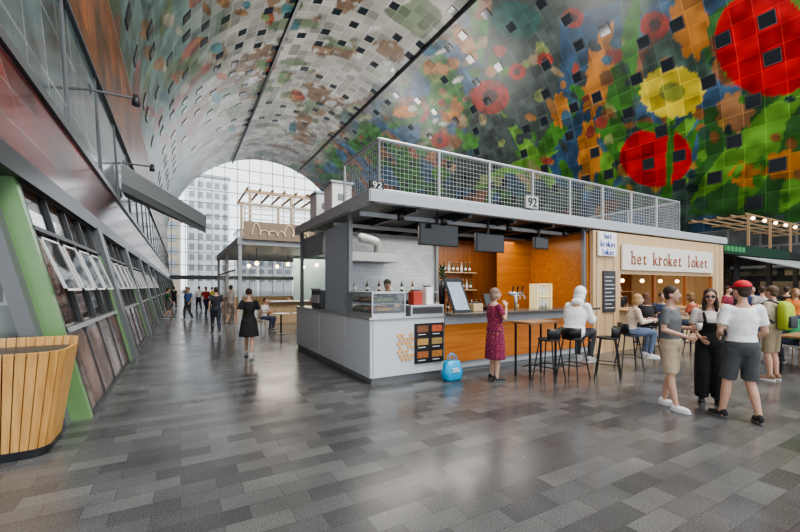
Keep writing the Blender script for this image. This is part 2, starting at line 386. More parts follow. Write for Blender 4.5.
p_grey=person('person in a grey t-shirt, khaki shorts and white trainers standing in profile, facing right',G(671,408),72,1.71,
  JS(elL=(-.23,-.06,1.13),wrL=(-.16,.20,1.16),elR=(.22,-.02,1.14),wrR=(.12,.22,1.06),anL=(-.10,-.12,.085),knL=(-.1,-.02,.49),anR=(.12,.10,.085)),
  hair=('short',(.035,.02,.012)),top=('tee',(.13,.135,.14)),bottom=('shorts',(.44,.35,.24)),shoes=(.75,.75,.75),curl=.6)
p_black=person('person in black overalls and sunglasses with long dark hair, facing the camera',G(710,404),10,1.67,
  JS(elL=(-.23,.0,1.13),wrL=(-.12,.20,1.20),elR=(.23,-.02,1.14),wrR=(.14,.18,1.02)),hair=('long',(.03,.015,.01)),top=('tee',(.65,.6,.58)),bottom=('overalls',(.012,.012,.014)),shoes=(.02,.02,.02),fem=True,glasses=True,hy=-8)
p_cap=person('person in a white t-shirt, red cap and grey shorts with the back to the camera',G(742,421),205,1.77,
  JS(anL=(-.17,.10,.085),knL=(-.13,.06,.49),anR=(.14,-.08,.085),elR=(.24,.0,1.13),wrR=(.20,.20,1.0),elL=(-.24,-.02,1.13),wrL=(-.16,.20,1.05),ftL=(-.5,1,0)),
  hair=('short',(.05,.03,.02)),top=('tee',(.75,.75,.75)),bottom=('shorts',(.065,.07,.075)),shoes=(.02,.02,.02),cap=(.55,.02,.03),hy=20)
p_pack=person('person in khaki shorts wearing a yellow green backpack, turned to the left',G(772,380),245,1.72,
  JS(elL=(-.24,.03,1.14),wrL=(-.15,.22,1.1)),hair=('short',(.1,.06,.03)),top=('tee',(.45,.40,.28)),bottom=('shorts',(.30,.24,.15)),shoes=(.25,.15,.1),lod=1)
p_walk=person('person all in black walking away down the aisle beside the bar',G(249,357),172,1.66,
  JS(knL=(-.09,.20,.52),anL=(-.09,.18,.10),knR=(.09,-.05,.48),anR=(.09,-.28,.13),elL=(-.25,-.1,1.15),wrL=(-.26,-.13,.92),elR=(.25,.05,1.14),wrR=(.24,.2,.97)),
  hair=('bun',(.04,.025,.02)),top=('tee',(.015,.015,.017)),bottom=('skirt',(.02,.02,.022)),shoes=(.6,.6,.6),fem=True,lod=1)
p_beige=person('person with fair hair in a cream top sitting on a bar stool by the stall',G(629,370),110,1.66,JSEAT(.76,.08,.28),hair=('bob',(.42,.25,.11)),
  top=('long',(.62,.5,.4)),bottom=('trousers',(.12,.16,.24)),shoes=(.5,.5,.5),fem=True,lod=1,skin=(.6,.38,.28))
seated=[(648,357,200,'person with long brown hair in a black top seated right of the cream top',(.02,.02,.02),('long',(.12,.05,.02))),
        (660,351,20,'person in a dark blue shirt seated behind the grey t-shirt',(.03,.05,.12),('short',(.06,.04,.02))),
        (696,354,250,'person in a rust coloured top seated behind the black overalls',(.35,.08,.04),('bob',(.2,.1,.04)))]
pseat=[person(l,G(x,y),ph,1.66,JSEAT(.76,.06,.28),hair=h,top=('tee',c),bottom=('trousers',(.06,.08,.12)),shoes=(.1,.1,.1),lod=1,fem=h[0]!='short') for x,y,ph,l,c,h in seated]
p_green=person('person in a bright green jacket sitting low at the right edge',G(796,366),235,1.7,JSEAT(.45,.08,0),hair=('short',(.08,.05,.03)),top=('long',(.02,.20,.08)),bottom=('trousers',(.03,.04,.08)),shoes=(.1,.1,.1),lod=1)
p_orange=person('person in an orange top standing behind the green jacket',G(796,350),20,1.66,JS(),hair=('long',(.25,.13,.05)),top=('tee',(.6,.17,.04)),bottom=('trousers',(.05,.06,.1)),lod=1,fem=True)
p_cook=person('staff member in black with a black cap behind the grey counter of the bar',V((4.15,7.9,.125)),10,1.74,JS(elL=(-.25,.05,1.15),wrL=(-.16,.26,1.15),elR=(.25,.05,1.15),wrR=(.16,.26,1.15)),top=('tee',(.015,.015,.015)),bottom=('trousers',(.02,.02,.02)),cap=(.012,.012,.012),lod=1,shoes=(.02,.02,.02))
p_cook2=person('staff member in a dark shirt inside the wooden stall behind its hatch',V((12.6,7.5,0)),10,1.7,JS(),hair=('bun',(.05,.03,.02)),top=('tee',(.05,.05,.06)),bottom=('trousers',(.02,.02,.02)),lod=1,shoes=(.02,.02,.02),fem=True)
def WK(s=1):
    L,R_=('L','R') if s>0 else ('R','L'); q=1 if s>0 else -1
    return JS(**{'kn'+L:(-.09*q,.16,.50),'an'+L:(-.09*q,.16,.09),'kn'+R_:(.09*q,.0,.48),'an'+R_:(.09*q,-.22,.12),'el'+L:(-.24*q,-.1,1.15),'wr'+L:(-.25*q,-.1,.91),'el'+R_:(.24*q,.03,1.14),'wr'+R_:(.24*q,.18,.95)})
far=[(231,326,150,1.78,'person in a pale shirt and shorts far ahead of the person in black',(.5,.45,.4),('shorts',(.3,.25,.2))),
 (216,334,190,1.7,'person in dark clothes in the aisle left of the pale shirt and shorts',(.03,.03,.04),('trousers',(.04,.04,.06))),
 (206,315,30,1.72,'person in a red top walking up the aisle in the distance',(.4,.04,.04),('trousers',(.03,.04,.08))),
 (199,311,200,1.75,'person in a white top and dark trousers in the distance of the aisle',(.6,.6,.6),('trousers',(.03,.03,.05))),
 (188,320,-40,1.68,'person in a blue top walking up the distant aisle',(.06,.12,.3),('trousers',(.05,.05,.06))),
 (186,306,180,1.74,'person in grey in the middle of the distant aisle',(.2,.2,.2),('trousers',(.02,.02,.03))),
 (174,309,160,1.72,'person in black close to the left shopfronts in the distance',(.02,.02,.02),('trousers',(.02,.02,.03))),
 (168,319,100,1.66,'person in a dark green top nearest the left shopfronts in the distance',(.03,.12,.06),('shorts',(.1,.1,.1))),
 (212,309,250,1.7,'person in a yellow top by the corner of the second kiosk',(.6,.45,.08),('trousers',(.05,.05,.08)))]
for i,(x,y,ph,H,l,c,b_) in enumerate(far):
    person(l,G(x,y),ph,H,WK(1 if i%2 else -1),top=('tee',c),bottom=b_,lod=2,shoes=(.1,.1,.1),hair=('short',(.05,.03,.02)))
cafe=[(263,331,60,'person in white seated at the left round table of the second kiosk',(.6,.6,.6)),(292,322,260,'person in black seated behind the two round tables',(.03,.03,.03)),(315,330,280,'person in a blue shirt seated at the right round table',(.1,.2,.4))]
for x,y,ph,l,c in cafe:
    person(l,G(x,y),ph,1.7,JSEAT(.45,.05,0),top=('tee',c),bottom=('trousers',(.05,.06,.1)),lod=2,shoes=(.1,.1,.1),hair=('short',(.07,.04,.02)))
rightp=[(752,338,30,'person in a navy shirt standing in front of the far right kiosk',(.03,.05,.14)),(762,345,200,'person in a pale grey shirt under the grey awning',(.4,.4,.4)),(787,338,160,'person in a black coat standing below the grey awning',(.02,.02,.02)),
 (728,340,60,'person in a maroon top passing the right end of the stall',(.22,.03,.05)),(800,331,60,'person in a teal shirt by the far right kiosk counter',(.03,.2,.22))]
for x,y,ph,l,c in rightp:
    person(l,G(x,y),ph,1.72,JS(),top=('tee',c),bottom=('trousers',(.05,.05,.08)),lod=2,shoes=(.1,.1,.1))
b=MB(); b.lathe(local(p_grey,(-.10,.31,1.15)),[(.025,0),(.035,.09)],14); tag(b.build('paper_cup',white,smooth=True),'white paper cup held by the person in the grey t-shirt','cup')
r=p_pack; rt=thing('backpack','yellow green backpack worn by the person in khaki shorts turned left','backpack',local(r,(0,-.2,1.0)),r.rotation_euler.z)
neon=M('neon_fabric',(.34,.42,.04),.8); neond=M('dark_fabric',(.04,.05,.05),.8)
TP=Matrix.Translation(r.location)@Matrix.Rotation(r.rotation_euler.z,4,'Z')
b=MB(); b.T=TP; n=24
def sq(rx,ry,z,cy,e=.45): return [V((rx*math.copysign(abs(math.cos(2*PI*k/n))**e,math.cos(2*PI*k/n)),cy+ry*math.copysign(abs(math.sin(2*PI*k/n))**e,math.sin(2*PI*k/n)),z)) for k in range(n)]
b.rings([sq(.11,.05,.94,-.19),sq(.15,.075,.97,-.2),sq(.155,.085,1.15,-.205),sq(.14,.075,1.35,-.2),sq(.10,.05,1.43,-.18),sq(.05,.02,1.45,-.17)]); b.build('pack_body',neon,rt,smooth=True)
b=MB(); b.T=TP; b.rings([sq(.09,.02,.98,-.295),sq(.11,.03,1.0,-.295),sq(.11,.03,1.16,-.295),sq(.09,.015,1.19,-.29)]); b.build('pocket',neond,rt,smooth=True)
for sx in(-1,1):
    b=MB(); b.T=TP; b.tube([(sx*.1,-.14,1.40),(sx*.11,-.02,1.47),(sx*.12,.13,1.36),(sx*.13,.14,1.2),(sx*.14,-.1,1.06)],.018,8); b.build('strap',neond,rt,smooth=True)
def carrier(name,label,base,mat,w,d,h):
    rt=thing(name,label,'bag',base); b=MB(); n=22; R=[]
    for z,s in((0,.75),(.03,.95),(h*.45,1.05),(h*.75,.9),(h,.72)):
        R.append([V(base)+V((w/2*s*math.copysign(abs(math.cos(2*PI*k/n))**.6,math.cos(2*PI*k/n))*(1+.08*math.sin(5*k+z*20)),d/2*s*math.copysign(abs(math.sin(2*PI*k/n))**.6,math.sin(2*PI*k/n))*(1+.08*math.cos(4*k+z*20)),z)) for k in range(n)])
    b.rings(R); b.build('bag_body',mat,rt,smooth=True)
    for s in(-1,1):
        b=MB(); b.tube([V(base)+V(p) for p in((-w*.22,s*d*.2,h-.01),(-w*.16,s*d*.15,h+.09),(0,s*d*.12,h+.13),(w*.16,s*d*.15,h+.09),(w*.22,s*d*.2,h-.01))],.009,6); b.build('handle',mat,rt,smooth=True)
    return rt
bp=G(452,380); bagblue=M('blue_plastic',(.02,.36,.65),.35)
bg=carrier('carrier_bag','bright blue plastic carrier bag with white print standing on the floor by the bar',(bp.x,bp.y,0),bagblue,.38,.22,.36)
b=MB(); b.T=Matrix.Translation(bp+V((0,-.128,.2))); b.box(-.09,.09,-.004,.004,-.03,-.015); b.box(-.07,.07,-.004,.004,.0,.015); b.box(-.09,.05,-.004,.004,.03,.045); b.build('bag_print',white,bg)
hb=local(p_cap,(.21,.24,.93)); carrier('plastic_bag','small white plastic bag hanging from the hand of the person in the red cap',(hb.x,hb.y,hb.z-.36),white,.2,.12,.24)
# ---------------------------------------------------------------- vault (ceiling) with generic fruit and leaf shapes
CX,RX,CZ,RZ=20.0,23.0,13.0,23.2
a0=math.asin(2/RZ); ang=np.linspace(a0,PI,1200)
px_=CX-RX*np.cos(ang); pz_=CZ+RZ*np.sin(ang)
tail=np.linspace(0,6.5,40)[1:]; px_=np.concatenate([px_,CX+RX-tail*.06]); pz_=np.concatenate([pz_,CZ-tail])
S_=np.concatenate([[0],np.cumsum(np.hypot(np.diff(px_),np.diff(pz_)))]); SL=S_[-1]
ns=440; ss=np.linspace(0,SL,ns); xs=np.interp(ss,S_,px_); zs=np.interp(ss,S_,pz_)
ys=np.concatenate([np.arange(-14,45,.16),np.arange(45,110.01,.5)]); ys[-1]=110; ny=len(ys)
SS,YY=np.meshgrid(ss,ys,indexing='ij')
def sxz(s): return np.interp(s,S_,px_),np.interp(s,S_,pz_)
def vhit(px,py):
    r=ray(px,py); dx,dz=r.x,r.z
    A=(dx/RX)**2+(dz/RZ)**2; B=2*(-CX*dx/RX**2+(CH-CZ)*dz/RZ**2); Cc=(CX/RX)**2+((CH-CZ)/RZ)**2-1
    t=(-B+math.sqrt(B*B-4*A*Cc))/(2*A); z=CH+t*dz; x=t*dx
    if z<CZ and x>CX: t=(CX+RX)/dx; z=CH+t*dz; s=S_[1199]+(CZ-z)
    else:
        a=math.atan2((z-CZ)/RZ,(CX-x)/RX); s=np.interp(a,ang,S_[:1200])
    return s,r.y*t
def vnoise(cell,seed):
    r=np.random.RandomState(seed); nx=int(SL/cell)+3; nyy=int(126/cell)+3; g=r.rand(nx,nyy)
    u=SS/cell; v=(YY+15)/cell; i=u.astype(int); j=v.astype(int); fu=u-i; fv=v-j; fu=fu*fu*(3-2*fu); fv=fv*fv*(3-2*fv)
    return g[i,j]*(1-fu)*(1-fv)+g[i+1,j]*fu*(1-fv)+g[i,j+1]*(1-fu)*fv+g[i+1,j+1]*fu*fv
n1=vnoise(6,1); n2=vnoise(2.5,2); n3=vnoise(.8,3); n4=vnoise(4,4)
sm=SL*.50
base_top=np.array([.20,.195,.18]); greenl=np.array([.09,.14,.13]); blue=np.array([.03,.065,.11]); dgreen=np.array([.022,.07,.018]); brown=np.array([.12,.055,.028])
wr=np.clip((SS-sm)/8-.15+ (n1-.5)*.6,0,1)[...,None]; wl=np.clip((SL*.22-SS)/7+.1+(n1-.5)*.5,0,1)[...,None]
rightc=np.where(n4[...,None]>.62,blue,np.where(n1[...,None]>.5,dgreen*1.2,np.array([.04,.07,.055])))
rightc=np.where(n2[...,None]>.74,brown,rightc); rightc=rightc*(.35+1.1*n3[...,None])
leftc=np.where(n4[...,None]>.72,np.array([.15,.06,.045]),np.where(n2[...,None]>.62,np.array([.08,.11,.065]),greenl))*(.6+.7*n3[...,None])
topc=base_top*(.75+.5*n2[...,None]); topc=np.where(((n4>.72)&(n3>.3))[...,None],np.array([.11,.075,.05]),topc); topc=np.where((vnoise(3.2,9)>.78)[...,None],np.array([.09,.11,.075]),topc)
col=topc*(1-wr)*(1-wl)+rightc*wr+leftc*wl
def paint(poly,c,nz=.8):
    P=np.array([vhit(*p) for p in poly]); 
    i0,i1=np.searchsorted(ss,[P[:,0].min(),P[:,0].max()]); j0,j1=np.searchsorted(ys,[P[:,1].min(),P[:,1].max()])
    i0=max(0,i0-1); j0=max(0,j0-1); i1=min(ns,i1+1); j1=min(ny,j1+1)
    if i1<=i0 or j1<=j0: return
    X=SS[i0:i1,j0:j1]; Y=YY[i0:i1,j0:j1]; ins=np.zeros(X.shape,bool)
    n=len(P)
    for k in range(n):
        x1,y1=P[k]; x2,y2=P[(k+1)%n]
        if y1==y2: continue
        ins^=((y1>Y)!=(y2>Y))&(X<(x2-x1)*(Y-y1)/(y2-y1)+x1)
    sub=col[i0:i1,j0:j1]; sub[ins]=(np.array(c)*.85*(1-nz/2+nz*n3[i0:i1,j0:j1][...,None]))[ins]
def oval(cx,cy,rx,ry,rot=0,n=28,wob=0,k=6):
    a=math.radians(rot); o=[]
    for i in range(n):
        t=2*PI*i/n; w=1+wob*math.cos(k*t); x=rx*math.cos(t)*w; y=ry*math.sin(t)*w
        o.append((cx+x*math.cos(a)-y*math.sin(a),max(-120,cy+x*math.sin(a)+y*math.cos(a))))
    return o
def leaf(x0,y0,x1,y1,w): 
    d=V((x1-x0,y1-y0,0)); p=V((-d.y,d.x,0)).normalized(); o=[]
    for t in (0,.2,.45,.7,1): q=V((x0,y0,0))+d*t+p*w*math.sin(PI*t**.8); o.append((q.x,q.y))
    for t in (.8,.6,.35,.15): q=V((x0,y0,0))+d*t-p*w*math.sin(PI*t**.8); o.append((q.x,q.y))
    return o
GR=(.03,.11,.015); GL=(.08,.19,.025); OR=(.28,.11,.02); RD=(.34,.006,.008); YE=(.42,.33,.03)
R_=random.Random(11)
paint([(500,-60),(640,-60),(600,60),(590,190),(440,190),(470,120)],(.035,.05,.045))
paint([(560,20),(620,0),(600,190),(540,185)],(.02,.05,.09))
paint([(700,110),(800,85),(830,215),(690,215)],(.025,.08,.02))
for a in ((600,200,640,-20,15),(690,205,830,60,15),(740,210,790,100,13),(520,190,600,60,9),(560,195,500,110,8),(470,190,560,150,8),(660,210,700,120,8),(620,195,585,120,9),(700,110,640,180,8),(780,215,830,130,14)):
    paint(leaf(*a),GR if R_.random()<.5 else GL)
for x,y,w,h,r in ((600,70,14,46,12),(590,150,12,30,0),(690,22,18,36,-8),(735,112,18,20,0),(785,165,24,14,-10),(745,175,16,12,20),(465,42,8,18,-35),(437,70,13,7,0),(405,112,12,6,0),(450,110,9,13,20),(560,110,9,17,0)):
    paint(oval(x,y,w,h,r,40,.14,9),OR if R_.random()<.7 else (.22,.11,.05))
for i in range(100):
    x=R_.uniform(420,620); y=R_.uniform(40,190); paint(oval(x,y,R_.uniform(3,9),R_.uniform(3,7),R_.uniform(0,90)),R_.choice([(.16,.03,.02),(.19,.09,.03),GR,(.03,.07,.1),(.12,.15,.05),(.16,.12,.07),(.02,.03,.03)]))
for i in range(80):
    x=R_.uniform(600,810); y=R_.uniform(50,205); paint(oval(x,y,R_.uniform(3,8),R_.uniform(3,7),R_.uniform(0,90)),R_.choice([GR,GL,(.14,.06,.02),(.02,.05,.03),(.22,.12,.03),(.012,.025,.025)]))
for x,y,r_ in ((490,97,19),(573,18,11),(517,72,9),(655,25,15),(440,140,9),(545,60,8)):
    paint(oval(x,y,r_,r_*.9,0,40),(.18,.02,.012)); paint(oval(x,y,r_*.4,r_*.4),(.035,.012,.012))
paint(oval(515,20,26,18,10),(.015,.055,.05))
paint(oval(656,157,36,30,0,36),RD); paint(oval(655,128,20,5,10),GR)
paint(oval(672,92,32,26,0,40,.07,16),YE); paint(oval(672,92,13,10),(.16,.18,.03))
paint(leaf(672,118,668,200,4),GR)
paint(oval(770,42,56,54,20,40),RD); paint(oval(812,-6,22,18,0),GL)
for i in range(54):
    x=R_.uniform(140,300); y=R_.uniform(-20,150); paint(oval(x,y,R_.uniform(3,8),R_.uniform(3,7),R_.uniform(0,90)),R_.choice([(.18,.05,.03),(.09,.13,.06),(.17,.10,.05),(.05,.11,.12),(.2,.19,.15)]))
for i in range(50):
    x=R_.uniform(250,470); y=R_.uniform(-20,165); paint(oval(x,y,R_.uniform(3,9),R_.uniform(2,4),R_.uniform(-30,10)),R_.choice([(.13,.09,.06),(.12,.13,.09),(.27,.27,.25)]))
verts=np.stack([np.repeat(xs,ny),np.tile(ys,ns),np.repeat(zs,ny)],1)
I,Jx=np.meshgrid(np.arange(ns-1),np.arange(ny-1),indexing='ij'); q0=(I*ny+Jx).ravel(); faces=np.stack([q0,q0+1,q0+ny+1,q0+ny],1)
me=bpy.data.meshes.new('ceiling'); me.vertices.add(len(verts)); me.vertices.foreach_set('co',verts.ravel()); nf=len(faces)
me.loops.add(nf*4); me.loops.foreach_set('vertex_index',faces.ravel().astype(np.int32)); me.polygons.add(nf); me.polygons.foreach_set('loop_start',np.arange(nf,dtype=np.int32)*4)
try: me.polygons.foreach_set('loop_total',np.full(nf,4,dtype=np.int32))
except Exception: pass
me.polygons.foreach_set('use_smooth',np.ones(nf,bool))
uv=me.uv_layers.new(name='UVMap'); uvs=np.stack([SS.ravel(),YY.ravel()],1)[faces.ravel()]; uv.data.foreach_set('uv',uvs.ravel())
ca=me.color_attributes.new('mural','FLOAT_COLOR','POINT'); cc=np.concatenate([np.clip(col,0,1).reshape(-1,3),np.ones((ns*ny,1))],1); ca.data.foreach_set('color',cc.ravel())
me.update(); me.validate()
m,nt,b=nodes('mural_panels'); L=nt.links.new; N=nt.nodes.new
at=N('ShaderNodeAttribute'); at.attribute_name='mural'; uvn=N('ShaderNodeUVMap'); bt=N('ShaderNodeTexBrick'); L(uvn.outputs[0],bt.inputs['Vector']); bt.offset=0
bt.inputs['Scale'].default_value=1; bt.inputs['Brick Width'].default_value=1.45; bt.inputs['Row Height'].default_value=1.45; bt.inputs['Mortar Size'].default_value=.03
bt.inputs['Color1'].default_value=(.65,.65,.65,1); bt.inputs['Color2'].default_value=(1.3,1.3,1.3,1); bt.inputs['Mortar'].default_value=(1.6,1.6,1.6,1)
mu=N('ShaderNodeVectorMath'); mu.operation='MULTIPLY'; L(at.outputs['Color'],mu.inputs[0]); L(bt.outputs['Color'],mu.inputs[1]); L(mu.outputs[0],b.inputs['Base Color'])
b.inputs['Roughness'].default_value=.28; b.inputs['Specular IOR Level'].default_value=.25; bp_=N('ShaderNodeBump'); bp_.inputs['Strength'].default_value=.2; bp_.inputs['Distance'].default_value=.05; L(bt.outputs['Fac'],bp_.inputs['Height']); L(bp_.outputs[0],b.inputs['Normal'])
me.materials.append(m); ceil=bpy.data.objects.new('ceiling',me); C.objects.link(ceil); ceil['kind']='structure'
wm=MB(); wm.box(-.55,.55,-.55,.55,0,.05); wm.mi=1; wm.box(-.50,.50,-.50,.50,.04,.08)
w0=wm.build('window_1',[dgrey,M('vault_glass',(.015,.02,.025),.12)]); w0.location=(0,0,0)
wmesh=w0.data; bpy.data.objects.remove(w0); wn=0
for i,s in enumerate(np.arange(1.5,SL-1,2.9)):
    for j,y in enumerate(np.arange(1,82,3.6)):
        if R_.random()<.46: continue
        s2=round(s/1.45)*1.45+.72; y2=round((y+(i%3)*1.45)/1.45)*1.45+.72
        x,z=sxz(s2); x2,z2=sxz(s2+.1); t=V((float(x2-x),0,float(z2-z))).normalized(); nrm=V((t.z,0,-t.x))
        if nrm.dot(V((CX-float(x),0,10-float(z))))<0: nrm=-nrm
        xv=V((0,1,0)).cross(nrm); wn+=1
        o=bpy.data.objects.new('window_%d'%wn,wmesh); C.objects.link(o); o['kind']='structure'
        o.matrix_world=Matrix(((xv.x,0,nrm.x,x),(xv.y,1,nrm.y,y2),(xv.z,0,nrm.z,z),(0,0,0,1)))
tn=0
for X in (11.8,28.8):
    z=CZ+RZ*math.sqrt(1-((CX-X)/RX)**2); tn+=1
    struct(MB().box(X-.17,X+.17,-10,110,z-.5,z-.25),'trim_%d'%tn,black)
# ---------------------------------------------------------------- floor
struct(MB().box(-8,44,-14,110,-.1,0),'floor',brick('granite_planks',(.060,.060,.062),(.125,.124,.122),(.05,.05,.05),.46,.2,'XY',ms=.002,rough=.22,off=.41,nsc=1.2,nvar=.2,rn=.06,grain=80))
struct(MB().box(-120,160,110,300,-.12,-.02),'ground',M('paving_outside',(.35,.35,.34),.8))
# ---------------------------------------------------------------- left wall
def wx(z): return -1-.245*z
def sb(mb,y0,y1,z0,z1,o0,o1):
    return mb.hexa([(wx(z0)-o1,y0,z0),(wx(z0)-o0,y0,z0),(wx(z0)-o0,y1,z0),(wx(z0)-o1,y1,z0),(wx(z1)-o1,y0,z1),(wx(z1)-o0,y0,z1),(wx(z1)-o0,y1,z1),(wx(z1)-o1,y1,z1)])
Y0=6.3; BAY=5.1
shopglass=glassm('shop_glass',(.03,.035,.04),.35,.04); green=M('green_panel',(.17,.30,.13),.25)
fgrey=M('facade_grey',(.12,.125,.135),.3); fdark=M('facade_dark',(.025,.027,.03),.3); fmid=M('facade_mid',(.30,.31,.32),.4); fframe=M('facade_frame',(.05,.052,.056),.4)
struct(sb(MB(),Y0,Y0+.16,0,3.05,.0,.20),'trim_3',green); struct(sb(MB(),Y0-.22,Y0+.16,0,3.05,.20,.36),'trim_4',fgrey)
lowp=brick('shop_plinth_panels',(.14,.025,.02),(.26,.23,.20),(.05,.05,.05),1.05,1.2,'YZ',ms=.02,rough=.12,nsc=2,nvar=.7)
struct(sb(MB(),Y0-.04,Y0+.14,0,3.05,.36,1.3),'wall_end_left',brick('end_glass',(.05,.06,.06),(.16,.18,.17),(.3,.3,.3),.6,1.5,'XZ',ms=.02,rough=.08,nvar=.5,nsc=1.5))
tn=4; wn2=wn
for i in range(20):
    y0=Y0+.16+i*BAY; y1=y0+BAY-.5
    tn+=1; struct(sb(MB(),y1,y0+BAY,0,3.05,-.10,.4),'trim_%d'%tn,fgrey)
    if i<6:
        tn+=1; struct(sb(MB(),y1-.35,y1-.02,0,2.4,-.02,.10),'trim_%d'%tn,green)
    wn2+=1
    fr=MB(); n=4; w=(y1-.4-y0)/n
    for k in range(n+1): sb(fr,y0+k*w-.03,y0+k*w+.03,0,3.05,0,.09)
    for z in (.0,1.12,2.42,2.98): sb(fr,y0,y1-.02,z,z+.06,-.01,.1)
    W=struct(fr,'window_%d'%wn2,fframe)
    g=MB(); sb(g,y0,y1-.02,1.1,3.0,.05,.06); g.build('glass_pane',shopglass,W)
    g=MB(); sb(g,y0,y1-.4,.06,1.12,.02,.06); g.build('lower_panel',lowp,W)
    g=MB(); sb(g,y0,y1-.4,1.12,1.17,-.05,.12); g.build('sill',fmid,W)
    if i<5:
        for k in range(n):
            ya=y0+k*w+.1; yb=ya+w-.2
            def P4(z,o,y): return (wx(z)+o,y,z)
            a=MB(); 
            for (u,v) in ((.0,.045),(.955,1.0)):
                z0=1.65+.7*u; z1=1.65+.7*v; o0=.10*(1-u)-.01; o1=.10*(1-v)-.01
                a.hexa([P4(z0,o0,ya),P4(z0,o0+.03,ya),P4(z0,o0+.03,yb),P4(z0,o0,yb),P4(z1,o1,ya),P4(z1,o1+.03,ya),P4(z1,o1+.03,yb),P4(z1,o1,yb)])
            for yc in (ya,yb-.035): a.hexa([P4(1.65,.09,yc),P4(1.65,.12,yc),P4(1.65,.12,yc+.035),P4(1.65,.09,yc+.035),P4(2.35,-.01,yc),P4(2.35,.02,yc),P4(2.35,.02,yc+.035),P4(2.35,-.01,yc+.035)])
            s_=a.build('vent_sash',white,W)
            a=MB(); a.hexa([P4(1.66,.10,ya),P4(1.66,.11,ya),P4(1.66,.11,yb),P4(1.66,.10,yb),P4(2.34,.0,ya),P4(2.34,.01,ya),P4(2.34,.01,yb),P4(2.34,.0,yb)]); a.build('sash_glass',glassm('sash_glass',(.04,.045,.05),.35),s_)
shopback=brick('shop_interior',(.40,.15,.06),(.10,.09,.07),(.03,.02,.02),.5,.38,'YZ',ms=.02,rough=.6,nsc=1.5,nvar=.8)
struct(MB().box(-3.3,-3.2,Y0,110,0,3.1),'wall_shop_back',shopback)
struct(MB().box(-4.6,-2.9,Y0,Y0+.1,0,3.1),'wall_shop_end',fdark)
struct(sb(MB(),Y0-3,110,3.02,3.36,-.08,.5),'trim_58',fdark)
maroon=brick('maroon_glass_panels',(.07,.010,.013),(.20,.035,.03),(.16,.15,.15),1.5,.65,'YZ',ms=.014,rough=.12,off=0,nsc=.45,nvar=.7,spec=.4)
b=MB(); sb(b,-3,110,3.36,5.3,0,.5); struct(b,'wall_left',maroon)
def band(x0,z0,x1,z1,mat,name,y0=-3,y1=110,th=.3):
    return struct(MB().hexa([(x0-th,y0,z0),(x0,y0,z0),(x0,y1,z0),(x0-th,y1,z0),(x1-th,y0,z1),(x1,y0,z1),(x1,y1,z1),(x1-th,y1,z1)]),name,mat)
upglass=brick('upper_glass_band',(.03,.045,.05),(.12,.165,.17),(.25,.26,.27),1.3,1.5,'YZ',ms=.035,rough=.1,off=0,nsc=.5,nvar=.7,spec=.35)
clad=brick('wood_cladding',(.30,.09,.025),(.13,.055,.028),(.05,.03,.02),.9,2.0,'YZ',ms=.03,rough=.25,off=.5,nsc=.4,nvar=.7,spec=.3)
band(-2.30,5.3,-2.60,9.0,upglass,'wall_left_upper'); band(-2.60,9.0,-2.92,15.05,clad,'wall_left_top'); band(-2.22,5.25,-2.24,5.45,fgrey,'trim_60'); band(-2.48,8.9,-2.53,9.15,fgrey,'trim_61')
for i in range(24):
    y=3.2+i*4.3; struct(MB().tube([(-2.30,y,5.3),(-2.62,y+.7,9.0)],.06,8),'trim_%d'%(70+i),fgrey)
for i,(y,z) in enumerate(((15.6,8.0),(24,8.0),(34,8.0))):
    t=thing('wall_spotlight',['grey spotlight arm nearest the camera, high on the left wall','grey spotlight arm second from the camera on the left wall','grey spotlight arm farthest along the left wall'][i],'spotlight',(-2.5,y,z))
    MB().tube([(-2.55,y,z),(-1.3,y,z)],.04,8).build('arm',mgrey,t); MB().tube([(-1.3,y,z+.12),(-1.3,y,z-.22)],[.08,.13],12).build('lamp_head',dgrey,t,smooth=True)
    MB().box(-2.62,-2.5,y-.12,y+.12,z-.12,z+.12).build('bracket',dgrey,t)
t=thing('footbridge','grey sloping walkway coming down from the left wall high above the aisle','walkway',(-2,26,5.5))
def fb(za,zb,wa=1.6): return MB().hexa([(-2.3,21,6.0+za),(-2.3,21+wa,6.0+za),(1.6,31+wa*.2,5.6+za),(1.5,31,5.6+za),(-2.3,21,6.0+zb),(-2.3,21+wa,6.0+zb),(1.6,31+wa*.2,5.6+zb),(1.5,31,5.6+zb)])
fb(0,.35).build('deck',mgrey,t); fb(.35,1.15,.08).build('parapet',fmid,t); fb(1.15,1.22,.12).build('handrail',lgrey,t)
# ---------------------------------------------------------------- right wall, ends
struct(MB().box(42.4,43,-14,110,0,3.2),'wall_right',brick('right_shops',(.05,.05,.055),(.25,.18,.1),(.02,.02,.02),3.0,2.4,'YZ',ms=.25,rough=.3,nsc=1,nvar=.7))
struct(MB().box(42.2,43,-14,110,3.2,6.8),'wall_right_upper',brick('right_upper',(.05,.055,.06),(.09,.10,.10),(.16,.16,.16),2.2,1.7,'YZ',ms=.08,rough=.2))
e=MB()
for x in np.arange(-2,43,3.0):
    c=1-((CX-x)/RX)**2; e.box(x-.07,x+.07,109.8,110,0,CZ+RZ*math.sqrt(max(c,0)))
for z in np.arange(4,36,3.2):
    c=1-(max(z-CZ,0)/RZ)**2; hw=RX*math.sqrt(c); e.box(CX-hw,CX+hw,109.8,110,z-.07,z+.07)
struct(e,'wall_far',mgrey); struct(MB().box(-3,43,109.5,110.2,3.6,4.6),'trim_62',fdark)
bw=M('render_white',(.80,.81,.83),.8); bb_=M('render_beige',(.50,.42,.34),.8); bwn=M('building_glass',(.30,.34,.38),.3)
